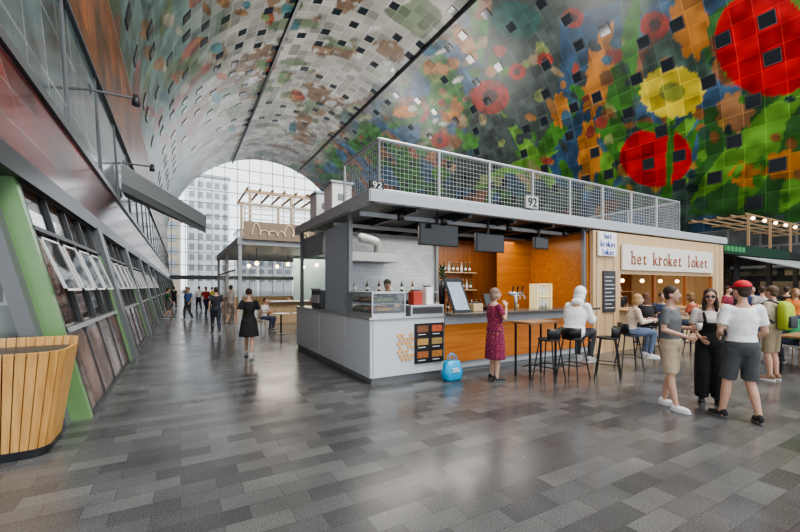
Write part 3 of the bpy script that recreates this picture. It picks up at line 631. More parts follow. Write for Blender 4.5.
def building(label,x0,x1,y,h,mat,nx,nz):
    t=thing('apartment_building',label,'building',((x0+x1)/2,y,0)); MB().box(x0,x1,y,y+15,0,h).build('facade',mat,t); MB().box(x0-.4,x1+.4,y-.4,y+15.4,h,h+.8).build('roof_edge',lgrey,t)
    for i in range(nx):
        for j in range(nz):
            cx=x0+(i+.5)*(x1-x0)/nx; cz=3+(j+.5)*(h-4)/nz; w=(x1-x0)/nx*.3; hh=(h-4)/nz*.28; MB().box(cx-w,cx+w,y-.15,y+.02,cz-hh,cz+hh).build('window',bwn,t)
building('white apartment block rising behind the glass end wall on the left',2,15,150,40,bw,5,10)
building('low beige building beyond the glass end wall at the end of the aisle',-30,0,140,24,bb_,6,5)
building('pale office block far behind the second kiosk roof',20,48,165,24,bw,8,6)
# ---------------------------------------------------------------- wooden slat planter
t=thing('slat_bin','tapered wooden slat bin with dark metal base and rim in the left foreground','bin',(-1.6,5.42,0))
cx,cy=-1.66,5.46
def outline(r):
    hx,hy,cr=.52,.36,.16; pts=[]
    for (sx,sy,a0_) in ((1,1,0),(-1,1,90),(-1,-1,180),(1,-1,270)):
        for k in range(5):
            a=math.radians(a0_+k*22.5); pts.append(V(((hx-cr)*sx+cr*math.cos(a),(hy-cr)*sy+cr*math.sin(a),0)))
    P=[]; L=[]; tot=0
    for i in range(len(pts)): d=(pts[(i+1)%len(pts)]-pts[i]).length; L.append(tot); tot+=d
    n=46*8
    for j in range(n):
        s=j/n*tot; i=max(q for q in range(len(L)) if L[q]<=s); d=pts[(i+1)%len(pts)]-pts[i]; P.append(pts[i]+d*((s-L[i])/d.length))
    return [V((cx+p.x*r,cy+p.y*r,0)) for p in P]
OUT=outline(1.0); n=46
def o3(r,j,z): q=OUT[j%len(OUT)]; return V((cx+(q.x-cx)*r,cy+(q.y-cy)*r,z))
b=MB()
for k in range(n):
    j0=k*8; j1=k*8+7; z1=1.06 if o3(1,j0,0).y<5.6 else 1.13
    b.hexa([o3(.95,j0,.07),o3(.95,j1,.07),o3(.90,j1,.07),o3(.90,j0,.07),o3(1.22,j0,z1),o3(1.22,j1,z1),o3(1.16,j1,z1),o3(1.16,j0,z1)])
b.build('slats',slatwood,t,bevel=.004)
def ring(prof): 
    b=MB(); b.rings([[o3(r,k*4,z) for k in range(92)] for r,z in prof]); return b
ring(((.88,.0),(.93,.0),(.98,.09),(.88,.09))).build('base_ring',fdark,t); ring(((.87,.08),(1.13,1.02))).build('liner',fdark,t)
ring(((1.11,1.0),(1.18,1.0),(1.19,1.03),(1.11,1.03))).build('rim',dgrey,t)
# ---------------------------------------------------------------- main kiosk
KX,KY=2.86,6.08; RT=3.42; KE=11.0
K=thing('bar_kiosk','long bar kiosk with light grey counter panels, orange wood front and flat steel roof','kiosk',(KX,KY,0))
wp=M('counter_grey',(.50,.53,.56),.35,var=.04)
MB().box(KX+.05,9.05,KY+.06,KE,0,.12).build('plinth',mgrey,K)
yy=[KY,7.25,8.9,KE]
for a,c in zip(yy,yy[1:]): MB().box(KX,KX+.06,a+.015,c-.015,.1,1.12).build('side_panel',wp,K,bevel=.006)
MB().box(KX+.06,4.44,KY,KY+.06,.1,1.12).build('front_panel',M('front_panel_grey',(.56,.58,.60),.35,var=.03),K,bevel=.006)
MB().box(4.45,9.05,KY,KY+.08,.22,.97).build('wood_front',orangewood,K); MB().box(4.45,9.05,KY+.04,KY+.1,.08,.22).build('kick_board',lgrey,K)
MB().box(4.45,9.05,KY-.02,KY+.1,.97,1.14).build('counter_band',lgrey,K)
MB().box(KX-.03,KX+.65,KY-.03,KE,1.12,1.16).build('side_countertop',steel,K,bevel=.006); MB().box(KX+.65,4.45,KY-.03,KY+.65,1.12,1.16).build('front_countertop',steel,K,bevel=.006)
MB().box(4.45,9.05,KY-.22,KY+.55,1.14,1.19).build('bar_top',M('bar_top_dark',(.08,.07,.06),.25),K,bevel=.008)
MB().box(KX+.06,9.05,KY+.1,KE,.12,.125).build('kiosk_floor',dgrey,K)
MB().box(6.2,9.05,9.0,9.1,.1,3.07).build('back_wall',brownwood,K) ; MB().box(3.35,6.2,8.9,8.99,.1,3.07).build('tiled_wall',brick('white_tiles',(.42,.46,.50),(.50,.54,.58),(.34,.34,.34),.2,.1,'XZ',ms=.004,rough=.2),K)
MB().box(9.0,9.06,6.2,9.0,.1,3.07).build('end_wall',orangewood,K); MB().box(7.7,9.0,8.0,8.06,1.0,3.05).build('wood_screen',orangewood,K)
MB().box(3.4,6.2,8.3,8.9,.12,1.0).build('back_counter',steel,K); MB().box(6.3,9.0,8.4,9.0,.12,1.05).build('bottle_counter',brownwood,K)
MB().box(3.5,6.1,8.62,8.9,1.55,1.58).build('wall_shelf',steel,K); MB().box(6.4,7.6,8.78,9.0,1.6,1.63).build('bottle_shelf',palewood,K); MB().box(6.4,7.6,8.78,9.0,2.1,2.13).build('bottle_shelf',palewood,K)
MB().box(3.0,3.08,7.4,8.9,1.16,3.05).build('side_screen',M('blue_grey_panel',(.28,.33,.38),.35),K); MB().box(3.0,3.06,9.1,KE-.1,2.5,3.05).build('upper_side_screen',mgrey,K)
hoodm=M('hood_steel',(.40,.41,.42),.5,.4)
MB().hexa([(3.3,8.1,2.3),(4.6,8.1,2.3),(4.6,8.9,2.3),(3.3,8.9,2.3),(3.3,8.1,2.5),(4.6,8.1,2.5),(4.6,8.9,2.5),(3.3,8.9,2.5)]).build('extractor_hood',hoodm,K)
MB().tube([(4.2,8.5,2.45),(4.2,8.5,2.72),(4.1,8.4,2.80),(3.5,7.9,2.80)],.10,14).build('duct',hoodm,K,smooth=True)
MB().box(KX,16.57,KY,KE+.1,RT-.06,RT).build('roof_deck',lgrey,K); MB().box(KX-.0,16.57,KY-.02,KY+.12,RT-.23,RT-.02).build('front_fascia',lgrey,K,bevel=.01); MB().box(KX-.02,KX+.1,KY,KE+.1,RT-.23,RT-.02).build('side_fascia',lgrey,K)
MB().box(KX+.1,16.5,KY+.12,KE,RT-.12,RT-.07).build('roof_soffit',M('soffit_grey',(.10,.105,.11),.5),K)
for x in np.arange(3.9,9.1,1.27): MB().box(x-.04,x+.04,KY+.1,KE,RT-.30,RT-.12).build('roof_beam',fdark,K)
for y in (6.75,8.2,9.6): MB().box(KX+.1,9.0,y-.03,y+.03,RT-.36,RT-.28).build('cross_beam',lgrey,K)
for x,y in ((2.98,7.3),(2.98,KE-.15),(8.95,6.25),(6.2,8.85)): MB().box(x-.04,x+.04,y-.04,y+.04,.1,RT-.12).build('post',mgrey,K)
for x in (3.6,4.6,6.4,8.3):
    q=MB(); q.tube([(x,6.35,RT-.3),(x,6.3,RT-.46)],[.05,.07],12).build('downlight',black,K,smooth=True)
b=MB(); hw=wood('honey_wood',(.6,.32,.12),(.7,.42,.18),'X')
for r_ in range(7):
    for c_ in range(4):
        if (r_*3+c_*5)%7 in (0,): continue
        x=3.42+c_*.085+(r_%2)*.042; z=.38+r_*.074
        b.tube([(x,KY+.01,z),(x,KY-.02,z)],.034,6)
tag(b.build('honeycomb_ornament',hw),'small honeycomb of wooden hexagons on the light grey counter front','wall ornament')
t=thing('menu_board','black menu board with small food pictures fixed on the light grey counter','menu board',(4.07,KY-.03,.2))
MB().box(3.76,4.40,KY-.04,KY,.28,1.02).build('board',black,t)
for i in range(2):
    for j in range(3):
        x=3.92+i*.32; z=.38+j*.24
        b=MB(); b.box(x-.12,x+.12,KY-.046,KY-.04,z-.0,z+.12); b.build('picture',[M('food_%d%d'%(i,j),[(.3,.10,.03),(.4,.24,.08),(.2,.08,.04),(.34,.15,.04),(.3,.2,.08),(.4,.09,.04)][i*3+j],.5,var=.8,sc=30)],t)
        b=MB(); b.box(x-.10,x+.06,KY-.046,KY-.04,z-.05,z-.038); b.build('caption',white,t)
RL=thing('roof_railing','galvanised railing with square wire mesh along the edge of the bar roof','railing',(KX+.3,KY+.25,RT))
wire=galv
def railrun(p,q,n):
    p=V(p);q=V(q);d=(q-p)/n; L_=d.length; u=d/L_
    for i in range(n+1):
        a=p+d*i; MB().tube([a+V((0,0,0)),a+V((0,0,.98))],.03,8).build('post',wire,RL)
    for i in range(n):
        a=p+d*i; m_=MB(); k=int(L_/.085)
        for j in range(1,k): c=a+u*(L_*j/k); m_.tube([c+V((0,0,.08)),c+V((0,0,.93))],.0045,4)
        for j in range(11): z=.08+j*.085; m_.tube([a+V((0,0,z)),a+d+V((0,0,z))],.0045,4)
        m_.build('mesh_panel',wire,RL)
    MB().tube([p+V((0,0,.98)),q+V((0,0,.98))],.032,8).build('top_rail',wire,RL); MB().tube([p+V((0,0,.06)),q+V((0,0,.06))],.02,8).build('bottom_rail',wire,RL)
railrun((KX+.28,KY+.22,RT),(13.8,KY+.22,RT),8); railrun((KX+.28,KY+.22,RT),(KX+.28,8.0,RT),1); railrun((13.8,KY+.22,RT),(13.8,9.5,RT),2)
plate=M('plate_grey',(.42,.43,.43),.5); cream=M('cream_board',(.70,.66,.58),.5,var=.03)
def sign(name,label,x0,x1,z0,z1,y,lines,hs,tm,bm_=white,cat='sign',fit=.86,tw_=False):
    t=thing(name,label,cat,((x0+x1)/2,y,z0)); MB().box(x0,x1,y-.05,y,z0,z1).build('sign_board',bm_,t,bevel=.005)
    n=len(lines)
    for i,s in enumerate(lines):
        z=z1-(i+.5)*(z1-z0)/n; W=(x1-x0)*fit*len(s)/max(len(q) for q in lines)
        if tw_: typewriter(s,hs,W,tm,t,((x0+x1)/2,y-.058,z))
        else: text(s,hs,tm,t,'lettering',((x0+x1)/2,y-.058,z),w=W)
    return t
p=AY(537,205,KY-.03); sign('number_plate','pale grey plate reading 92 at the foot of the roof railing above the bar',p.x-.2,p.x+.2,RT+.08,RT+.36,KY+.15,['92'],.2,black,plate,fit=.7)
sign('number_plate','small dark plate reading 92 at the left corner of the bar roof',KX+.02,KX+.30,RT-.0,RT+.16,KY+.1,['92'],.11,white,black,fit=.65)
for y in (9.0,10.2):
    t=thing('roof_cabinet',['white cabinet on the bar roof, nearer one','white cabinet on the bar roof, farther one'][y>10],'cabinet',(3.5,y,RT)); MB().box(3.1,3.6,y-.3,y+.3,RT,RT+.75).build('body',white,t,bevel=.02); MB().box(3.06,3.64,y-.34,y+.34,RT+.75,RT+.8).build('lid',lgrey,t)
    MB().box(3.25,3.45,y-.32,y-.3,RT+.35,RT+.5).build('vent_grille',mgrey,t)
for i,(px,py,w,h) in enumerate(((439,235,1.0,.46),(490,243,.85,.42),(541,243,.5,.3))):
    p=AY(px,py,6.62); t=thing('hanging_screen',['large dark screen hanging under the bar roof on the left','middle dark screen hanging under the bar roof','small dark screen hanging at the right under the bar roof'][i],'screen',(p.x,6.62,p.z-h/2))
    MB().box(p.x-w/2,p.x+w/2,6.6,6.66,p.z-h/2,p.z+h/2).build('panel',black,t,bevel=.01); MB().box(p.x-w/2+.03,p.x+w/2-.03,6.593,6.6,p.z-h/2+.03,p.z+h/2-.03).build('display',M('screen_glass',(.02,.022,.028),.1),t)
    MB().tube([(p.x,6.68,p.z),(p.x,6.68,RT-.12)],.025,8).build('mount',dgrey,t)
# counter things
t=thing('display_case','glass food display case on the corner of the grey counter','display case',(3.35,6.6,1.16))
MB().box(2.95,3.65,6.2,7.6,1.16,1.22).build('case_base',steel,t); MB().box(2.97,3.63,6.22,7.58,1.22,1.58).build('case_glass',glassm('case_glass',(.35,.4,.43),.28),t); MB().box(2.95,3.65,6.2,7.6,1.58,1.61).build('case_top',steel,t); MB().box(3.0,3.6,6.25,7.55,1.39,1.40).build('glass_shelf',glassm('shelf_glass',(.6,.6,.6),.5),t)
for x,y in((2.96,6.21),(3.63,6.21),(2.96,7.58),(3.63,7.58)): MB().box(x-.012,x+.012,y-.012,y+.012,1.2,1.59).build('corner_post',steel,t)
for i in range(5):
    for zz in (0,.18):
        q=MB(); q.box(3.03,3.58,6.3+i*.25,6.5+i*.25,1.22+zz,1.26+zz); q.build('tray',black,t); q=MB(); q.ell((3.3,6.4+i*.25,1.28+zz),(.22,.08,.05)); q.build('food',M('food_t%d'%((i+int(zz*20))%5),[(.5,.25,.05),(.4,.08,.04),(.55,.4,.15),(.2,.28,.05),(.45,.18,.05)][(i+int(zz*20))%5],.6,var=.5,sc=30),t,smooth=True)
t=thing('counter_cooler','low stainless counter cooler with dark strip on the grey front counter','cooler',(4.1,6.3,1.16))
MB().box(3.7,4.45,6.1,6.55,1.16,1.36).build('body',steel,t,bevel=.01); MB().box(3.74,4.41,6.09,6.1,1.2,1.32).build('door_strip',dgrey,t)
t=thing('coffee_machine','black and steel coffee machine on the left side counter behind the display case','coffee machine',(3.2,9.5,1.16))
MB().box(2.98,3.42,9.2,9.95,1.16,1.62).build('body',dgrey,t,bevel=.02); MB().box(2.97,3.43,9.18,9.97,1.62,1.66).build('cup_tray',steel,t); MB().box(2.95,2.98,9.28,9.87,1.3,1.5).build('front_panel',steel,t)
kb=M('kitchen_red',(.4,.05,.03),.5)
for i,(x,w_,h_,m_) in enumerate(((3.6,.25,.3,white),(4.7,.35,.22,steel),(5.15,.25,.35,dgrey),(5.55,.3,.18,kb),(5.95,.18,.28,white))):
    t=thing('kitchen_container',['white square','wide steel','tall dark','low red','small white'][i]+' container on the back counter of the kitchen','container',(x,8.6,1.0)); MB().box(x-w_/2,x+w_/2,8.42,8.8,1.0,1.0+h_).build('body',m_,t,bevel=.015); MB().box(x-w_/2-.01,x+w_/2+.01,8.41,8.81,1.0+h_,1.02+h_).build('lid',steel,t)
for i,(x,w_,h_,m_) in enumerate(((3.95,.2,.26,kb),(4.22,.16,.34,white),(5.45,.26,.16,palewood))):
    t=thing('napkin_box',['red box on top of the stainless counter cooler','white box beside the red box on the counter cooler','low wooden napkin box on the dark bar top'][i],'box',(x,6.35,1.36)); z0=1.36 if i<2 else 1.19
    MB().box(x-w_/2,x+w_/2,6.25,6.45,z0,z0+h_).build('body',m_,t,bevel=.01); MB().box(x-w_/2+.03,x+w_/2-.03,6.28,6.42,z0+h_,z0+h_+.03).build('insert',dgrey,t)
t=thing('menu_easel','tilted menu poster in a black frame standing on the bar','menu stand',(4.86,6.2,1.19))
b=MB(); b.hexa([(4.70,6.1,1.19),(5.14,6.1,1.19),(5.14,6.13,1.19),(4.70,6.13,1.19),(4.6,6.32,1.88),(5.04,6.32,1.88),(5.04,6.35,1.88),(4.6,6.35,1.88)]); b.build('frame',black,t)
b=MB(); b.hexa([(4.735,6.10,1.24),(5.09,6.10,1.24),(5.09,6.115,1.24),(4.735,6.115,1.24),(4.65,6.285,1.8),(4.995,6.285,1.8),(4.995,6.31,1.8),(4.65,6.31,1.8)]); b.build('poster',M('poster_paper',(.34,.40,.46),.6,var=.6,sc=14),t)
MB().tube([(4.82,6.5,1.19),(4.8,6.34,1.8)],.012,6).build('prop',black,t)
t=thing('potted_plant','small leafy plant in a tall dark pot behind the tilted menu poster','plant',(4.75,6.6,1.19))
MB().lathe((4.75,6.58,1.19),[(.05,0),(.07,.4),(.075,.65),(.06,.65)],14).build('pot',black,t,smooth=True)
b=MB()
for i in range(40):
    a=i*2.4; z=1.84+.007*i; r1=.06+.1*R_.random(); d=V((math.cos(a),math.sin(a),.5)); p0=V((4.75,6.58,z)); 
    b.quad(p0,p0+d*r1*.5+V((-d.y,d.x,0))*.03,p0+d*r1+V((0,0,.02)),p0+d*r1*.5-V((-d.y,d.x,0))*.03)
b.build('leaves',M('leaf_dark',(.05,.09,.03),.5),t)
t=thing('cash_register','black till with screen on the bar left of the beer tap','till',(5.9,6.4,1.19))
MB().box(5.75,6.1,6.25,6.55,1.19,1.28).build('drawer',black,t,bevel=.01); MB().hexa([(5.78,6.38,1.3),(6.08,6.38,1.3),(6.08,6.41,1.3),(5.78,6.41,1.3),(5.78,6.46,1.55),(6.08,6.46,1.55),(6.08,6.49,1.55),(5.78,6.49,1.55)]).build('screen',dgrey,t); MB().tube([(5.93,6.45,1.27),(5.93,6.44,1.4)],.02,8).build('stand',black,t)
t=thing('beer_tap','chrome beer tap column with three handles on the bar','beer tap',(6.7,6.35,1.19))
MB().tube([(6.7,6.4,1.19),(6.7,6.4,1.55)],.035,12).build('column',steel,t,smooth=True); MB().tube([(6.5,6.4,1.55),(6.9,6.4,1.55)],.04,12).build('crossbar',steel,t,smooth=True)
for i in range(3): MB().tube([(6.55+i*.15,6.36,1.5),(6.55+i*.15,6.28,1.5),(6.55+i*.15,6.28,1.42)],.012,8).build('spout',steel,t); MB().tube([(6.55+i*.15,6.36,1.57),(6.55+i*.15,6.33,1.72)],[.012,.02],8).build('handle',black,t)
t=thing('cup_rack','pale yellow rack of paper cups at the right end of the bar','cup rack',(7.5,6.4,1.19))
b=MB(); b.box(7.25,7.28,6.25,6.5,1.19,1.78); b.box(7.72,7.75,6.25,6.5,1.19,1.78); b.box(7.25,7.75,6.48,6.5,1.19,1.78); b.box(7.25,7.75,6.25,6.5,1.47,1.49); b.box(7.25,7.75,6.25,6.5,1.76,1.78); b.build('rack',M('cream_glow_panel',(.8,.66,.38),.5,emit=.35),t)  # rack boards brightened by a faint glow in the material, no lamp inside
cupm=M('cup_white',(.8,.78,.72),.5); pc=MB(); pc.lathe((0,0,0),[(.028,0),(.04,.1),(.042,.14),(.043,.19),(.043,.24)],14); cup0=pc.build('cup_stack',cupm,smooth=True); tag(cup0,'stack of white paper cups in the pale yellow rack','cups','cup stacks in the rack'); cup0.location=(7.33,6.35,1.19)
for i in range(1,8): dup(cup0,(7.33+(i%4)*.11,6.35,1.19+(i//4)*.3))
gm=glassm('beer_glass',(.55,.40,.15),.6); pc=MB(); pc.lathe((0,0,0),[(.028,0),(.036,.14)],12); g0=pc.build('beer_glass',gm,smooth=True); tag(g0,'filled glass standing on the dark bar top','glass','glasses on the bar top'); g0.location=(5.7,6.0,1.19)
for x in (5.85,6.35,8.1,8.3,8.65): dup(g0,(x,6.02,1.19))
bots=[]
for i,(c,l) in enumerate((((.02,.08,.02),'green'),((.12,.04,.01),'amber'),((.4,.42,.42),'clear'))):
    t=thing('bottle','%s glass bottle among the bottles standing behind the bar'%l,'bottle',(0,0,0),0,'%s bottles behind the bar'%l)
    MB().lathe((0,0,0),[(.035,0),(.037,.02),(.037,.17),(.014,.22),(.013,.28)],12).build('glass_body',M('bottle_'+l,c,.08),t,smooth=True); MB().lathe((0,0,.28),[(.015,0),(.015,.02)],8).build('cap',steel,t); MB().lathe((0,0,.06),[(.0375,0),(.0375,.07)],12,caps=False).build('bottle_label',white,t); bots.append(t)
spots=[(6.4+.17*i,8.6,1.05) for i in range(8)]+[(6.46+.14*i,8.88,1.63) for i in range(8)]+[(6.5+.15*i,8.88,2.13) for i in range(7)]+[(3.7+.33*i,8.75,1.58) for i in range(7)]
used=set()
for i,s in enumerate(spots):
    k=i%3
    if k in used: dup(bots[k],s)
    else: bots[k].location=s; used.add(k)
# ---------------------------------------------------------------- wooden stall
S=thing('food_stall','pale wooden food stall with serving hatch at the right end of the bar roof','food stall',(9.1,KY,0))
pw=palewood
MB().box(9.08,10.25,KY,KY+.1,.0,3.14).build('left_front',pw,S); MB().box(15.55,16.4,KY,KY+.1,0,3.14).build('right_front',pw,S); MB().box(10.25,15.55,KY,KY+.1,2.05,3.14).build('header',pw,S)
MB().box(10.25,15.55,KY,KY+.1,0,1.05).build('hatch_front',pw,S); MB().box(10.2,15.6,KY-.2,KY+.6,1.05,1.1).build('serving_counter',wood('counter_oak',(.35,.2,.1),(.45,.28,.14),'X'),S,bevel=.008)
MB().box(9.1,16.4,9.2,9.3,0,3.14).build('rear_wall',brownwood,S); MB().box(16.3,16.4,KY,9.3,0,3.14).build('side_wall',pw,S); MB().box(9.1,16.3,8.2,9.2,0,1.0).build('work_counter',steel,S); MB().box(9.6,16,8.9,9.2,1.5,1.54).build('shelf',pw,S)
for x in np.arange(9.2,16.4,.36):
    if x<10.2 or x>15.6: MB().box(x,x+.012,KY-.006,KY,0,3.12).build('board_gap',brownwood,S)
for x in (10.25,12.0,13.8,15.5): MB().box(x-.04,x+.04,KY+.02,KY+.1,1.1,2.05).build('mullion',brownwood,S)
brn=M('brown_letters',(.26,.065,.02),.5)
a=AY(622,250,KY-.05).x; c=AY(712,250,KY-.05).x
sign('shop_sign','long cream sign reading het kroket loket above the serving hatch',a,c,2.16,2.84,KY-.02,['het kroket loket'],.36,brn,cream,fit=.86,tw_=True)
a=AY(598,250,KY-.05).x; c=AY(616,250,KY-.05).x
sign('shop_sign','small square white sign reading het kroket loket in three blue lines',a,c,2.50,3.12,KY-.02,['het','kroket','loket'],.14,M('blue_letters',(.02,.06,.38),.5),fit=.84,tw_=True)
a=AY(604,290,KY-.05).x; c=AY(616,290,KY-.05).x
t=thing('menu_board','tall narrow dark menu board on the left front of the wooden stall','menu board',((a+c)/2,KY-.03,1.05)); MB().box(a,c,KY-.04,KY-.01,1.05,2.12).build('board',dgrey,t)
for i in range(9): MB().box(a+.06,c-.06-.12*(i%3==1),KY-.046,KY-.04,1.95-i*.1,1.965-i*.1).build('text_line',white,t)
pm_=M('lamp_glow',(1,.72,.4),.5,emit=7)
for i in range(5):
    x=10.8+i*1.1; t=thing('pendant_lamp','round glowing pendant lamp inside the wooden stall hatch','lamp',(x,7,1.9),0,'pendant lamps in the stall'); MB().ell((x,7,1.9),(.06,.06,.06)).build('bulb',pm_,t,smooth=True); MB().tube([(x,7,1.95),(x,7,3.1)],.006,5).build('cord',black,t)
# ---------------------------------------------------------------- stools and tables
def stoolproto():
    t=thing('bar_stool','','stool',(0,0,0)); b=MB(); n=24
    b.rings([[V((.20*s*math.cos(2*PI*k/n),.19*s*math.sin(2*PI*k/n),z)) for k in range(n)] for s,z in((.7,.73),(1,.745),(1.02,.77),(.9,.765),(.5,.755))]); b.build('seat',black,t,smooth=True)
    b=MB(); P=list(np.linspace(math.radians(200),math.radians(340),12)); R=[]
    for z,s in((.77,1.0),(.86,1.06),(.96,1.12)):
        R.append([V((.20*s*math.cos(a),.19*s*math.sin(a),z)) for a in P]+[V((.185*s*math.cos(a),.175*s*math.sin(a),z)) for a in P[::-1]])
    b.rings(R); b.build('backrest',black,t,smooth=True)
    for sx in(-1,1):
        for sy in(-1,1): MB().tube([(sx*.12,sy*.12,.74),(sx*.21,sy*.21,0)],[.014,.011],8).build('leg',black,t)
    b=MB(); c=[(-.185,-.185,.28),(.185,-.185,.28),(.185,.185,.28),(-.185,.185,.28)]
    for i in range(4): b.tube([c[i],c[(i+1)%4]],.009,6)
    b.build('footrest',black,t); return t
sp=stoolproto()
def under(p): return V((p.location.x,p.location.y,0))
sl=[(under(p_white),p_white.rotation_euler.z,'black bar stool under the person in the white hooded top'),
 (G(549,381),.2,'empty black bar stool left of the person in the white hooded top'),(G(608,378),.5,'empty black bar stool right of the person in the white hooded top'),
 (under(p_beige),p_beige.rotation_euler.z,'black bar stool under the person in the cream top'),
 (under(pseat[0]),pseat[0].rotation_euler.z,'black bar stool under the person in the black top'),(under(pseat[1]),pseat[1].rotation_euler.z,'black bar stool under the person in the dark blue shirt'),
 (under(pseat[2]),pseat[2].rotation_euler.z,'black bar stool under the person in the rust coloured top')]
for i,(l,r,lab) in enumerate(sl):
    if i==0: sp.location=l; sp.rotation_euler.z=r; sp['label']=lab
    else: dup(sp,l,r,lab)
tw=wood('table_oak',(.22,.11,.05),(.32,.17,.08),'X')
def hightable(label,c,w,d,rz=0,h=1.05):
    t=thing('high_table',label,'table',c,rz); T=Matrix.Translation(V(c))@Matrix.Rotation(rz,4,'Z')
    b=MB(); b.T=T; b.box(-w/2,w/2,-d/2,d/2,h-.04,h); b.build('tabletop',tw,t,bevel=.005)
    for sx in(-1,1):
        for sy in(-1,1):
            b=MB(); b.T=T; b.box(sx*(w/2-.05)-.015,sx*(w/2-.05)+.015,sy*(d/2-.05)-.015,sy*(d/2-.05)+.015,0,h-.04); b.build('leg',black,t)
    b=MB(); b.T=T; b.box(-w/2+.05,w/2-.05,-.01,.01,.2,.22); b.build('crossbar',black,t)
c=G(532,376); hightable('narrow high wooden table with black legs in front of the bar',(c.x+.1,c.y,0),.8,.45)
c=G(677,349); hightable('high wooden table between the seated people before the stall',(c.x,c.y,0),.8,.45)
c=G(812,372); hightable('low wooden table by the green jacket at the right edge',(c.x,c.y,0),1.2,.7,0,.74)
def chairproto():
    t=thing('chair','','chair',(0,0,0)); wc=M('white_plastic',(.6,.6,.58),.4)
    MB().box(-.21,.21,-.2,.22,.42,.45).build('seat',wc,t,bevel=.01); MB().hexa([(-.2,-.22,.5),(.2,-.22,.5),(.2,-.19,.5),(-.2,-.19,.5),(-.2,-.28,.82),(.2,-.28,.82),(.2,-.25,.82),(-.2,-.25,.82)]).build('backrest',wc,t,bevel=.008)
    for sx in(-1,1):
        for sy in(-1,1): MB().tube([(sx*.18,sy*.18,.43),(sx*.21,sy*.22,0)],.013,6).build('leg',tw,t)
        MB().tube([(sx*.17,-.19,.44),(sx*.17,-.22,.55)],.01,6).build('back_post',tw,t)
    return t
cp=chairproto(); first=True
for r in [o for o in C.objects if o.name.startswith('person') and o.parent is None]:
    l=r['label']
    if ('round' in l and 'table' in l) or 'green jacket sitting' in l:
        lab='white chair under the '+l.split(' seated')[0].split(' sitting')[0]
        if first: cp.location=r.location; cp.rotation_euler.z=r.rotation_euler.z; cp['label']=lab; first=False
        else: dup(cp,r.location,r.rotation_euler.z,lab)
for i,(px,py) in enumerate(((281,334),(301,333))):
    c=G(px,py); t=thing('round_table',['round white table in the second kiosk, left one','round white table in the second kiosk, right one'][i],'table',c); MB().lathe(c+V((0,0,.72)),[(.30,0),(.31,.01),(.31,.03),(.30,.03)],24).build('tabletop',white,t); MB().tube([c+V((0,0,.02)),c+V((0,0,.72))],.03,10).build('column',black,t); MB().lathe(c,[(.22,0),(.22,.015),(.04,.03)],20).build('base',black,t)
# ---------------------------------------------------------------- second kiosk
Q=thing('cafe_kiosk','open second kiosk down the aisle with pale frame, glass partitions and warm lamps','kiosk',(1.9,16,0))
MB().box(1.9,12,16,26,3.35,3.62).build('roof_slab',lgrey,Q); MB().box(2.2,12,25.8,26,0,1.1).build('rear_wall',palewood,Q); MB().box(3.6,12,18.6,18.7,0,1.0).build('counter',palewood,Q); MB().box(3.6,12,18.3,18.9,1.0,1.05).build('countertop',white,Q)
for x,y in((2.0,16.1),(2.0,21),(2.0,25.8),(6.5,16.1)): MB().box(x-.06,x+.06,y-.06,y+.06,0,3.35).build('post',lgrey,Q)
MB().box(5.2,9,20.5,20.6,0,3.35).build('partition',M('teal_panel',(.3,.42,.42),.5),Q); 
kg=glassm('kiosk_glass',(.6,.68,.7),.3)
for a_,b_ in ((18,20.9),(21.1,25.7)): MB().box(2.0,2.03,a_,b_,.0,2.4).build('glass_partition',kg,Q)
for a_,b_ in ((2.2,4.2),(4.3,6.4)): MB().box(a_,b_,25.7,25.73,1.1,3.3).build('glass_partition',kg,Q)
MB().box(1.98,2.05,18,25.8,2.4,2.46).build('partition_rail',lgrey,Q)
for i in range(6):
    x,y=2.8+(i%3)*1.3,17.2+(i//3)*2.2; t=thing('pendant_lamp','warm round pendant lamp under the roof of the second kiosk','lamp',(x,y,2.7),0,'pendant lamps in the second kiosk'); MB().ell((x,y,2.7),(.09,.09,.09)).build('bulb',pm_,t,smooth=True); MB().tube([(x,y,2.8),(x,y,3.35)],.008,5).build('cord',black,t)
t=thing('cafe_sign','pale board with curly cream script lettering on the roof edge of the second kiosk','sign',(4,15.9,3.7)); MB().box(2.1,6.6,15.86,15.95,3.55,4.25).build('sign_board',M('sign_tan',(.30,.22,.15),.5),t)
b=MB(); pts=[]
for i in range(360):
    u=i/360*2*PI*12; q=int(u/(2*PI)); hgt=.09+(.13 if q in (0,4,7,8) else 0); sl_=.09 if q%3 else .05; pts.append((2.4+3.8*i/360-sl_*math.sin(u),15.82,3.74+hgt+hgt*math.cos(u+PI)))
b.tube(pts,.018,5); b.build('script_lettering',M('cream_letters',(.85,.70,.45),.5,emit=.3),t,smooth=True)
t=thing('pergola','small timber pergola frame on the roof of the second kiosk','pergola',(4.5,18,3.7))
for x in (2.5,4.2,6.1):
    for y in (17,19.6): MB().box(x-.05,x+.05,y-.05,y+.05,3.62,5.6).build('post',palewood,t)
for y in (17,19.6): MB().box(2.3,6.4,y-.05,y+.05,5.6,5.73).build('beam',palewood,t)
for x in np.arange(2.4,6.4,.5): MB().box(x-.025,x+.025,16.8,19.8,5.73,5.82).build('rafter',palewood,t)
t=thing('roof_railing','white slatted railing on the roof of the second kiosk','railing',(4.5,16.3,3.7))
for z in (4.4,4.6,4.8,5.0): MB().box(2.2,8,16.3,16.33,z,z+.04).build('rail',white,t)
for x in (2.2,4.1,6.0,8.0): MB().box(x-.03,x+.03,16.3,16.34,3.62,5.04).build('post',white,t)
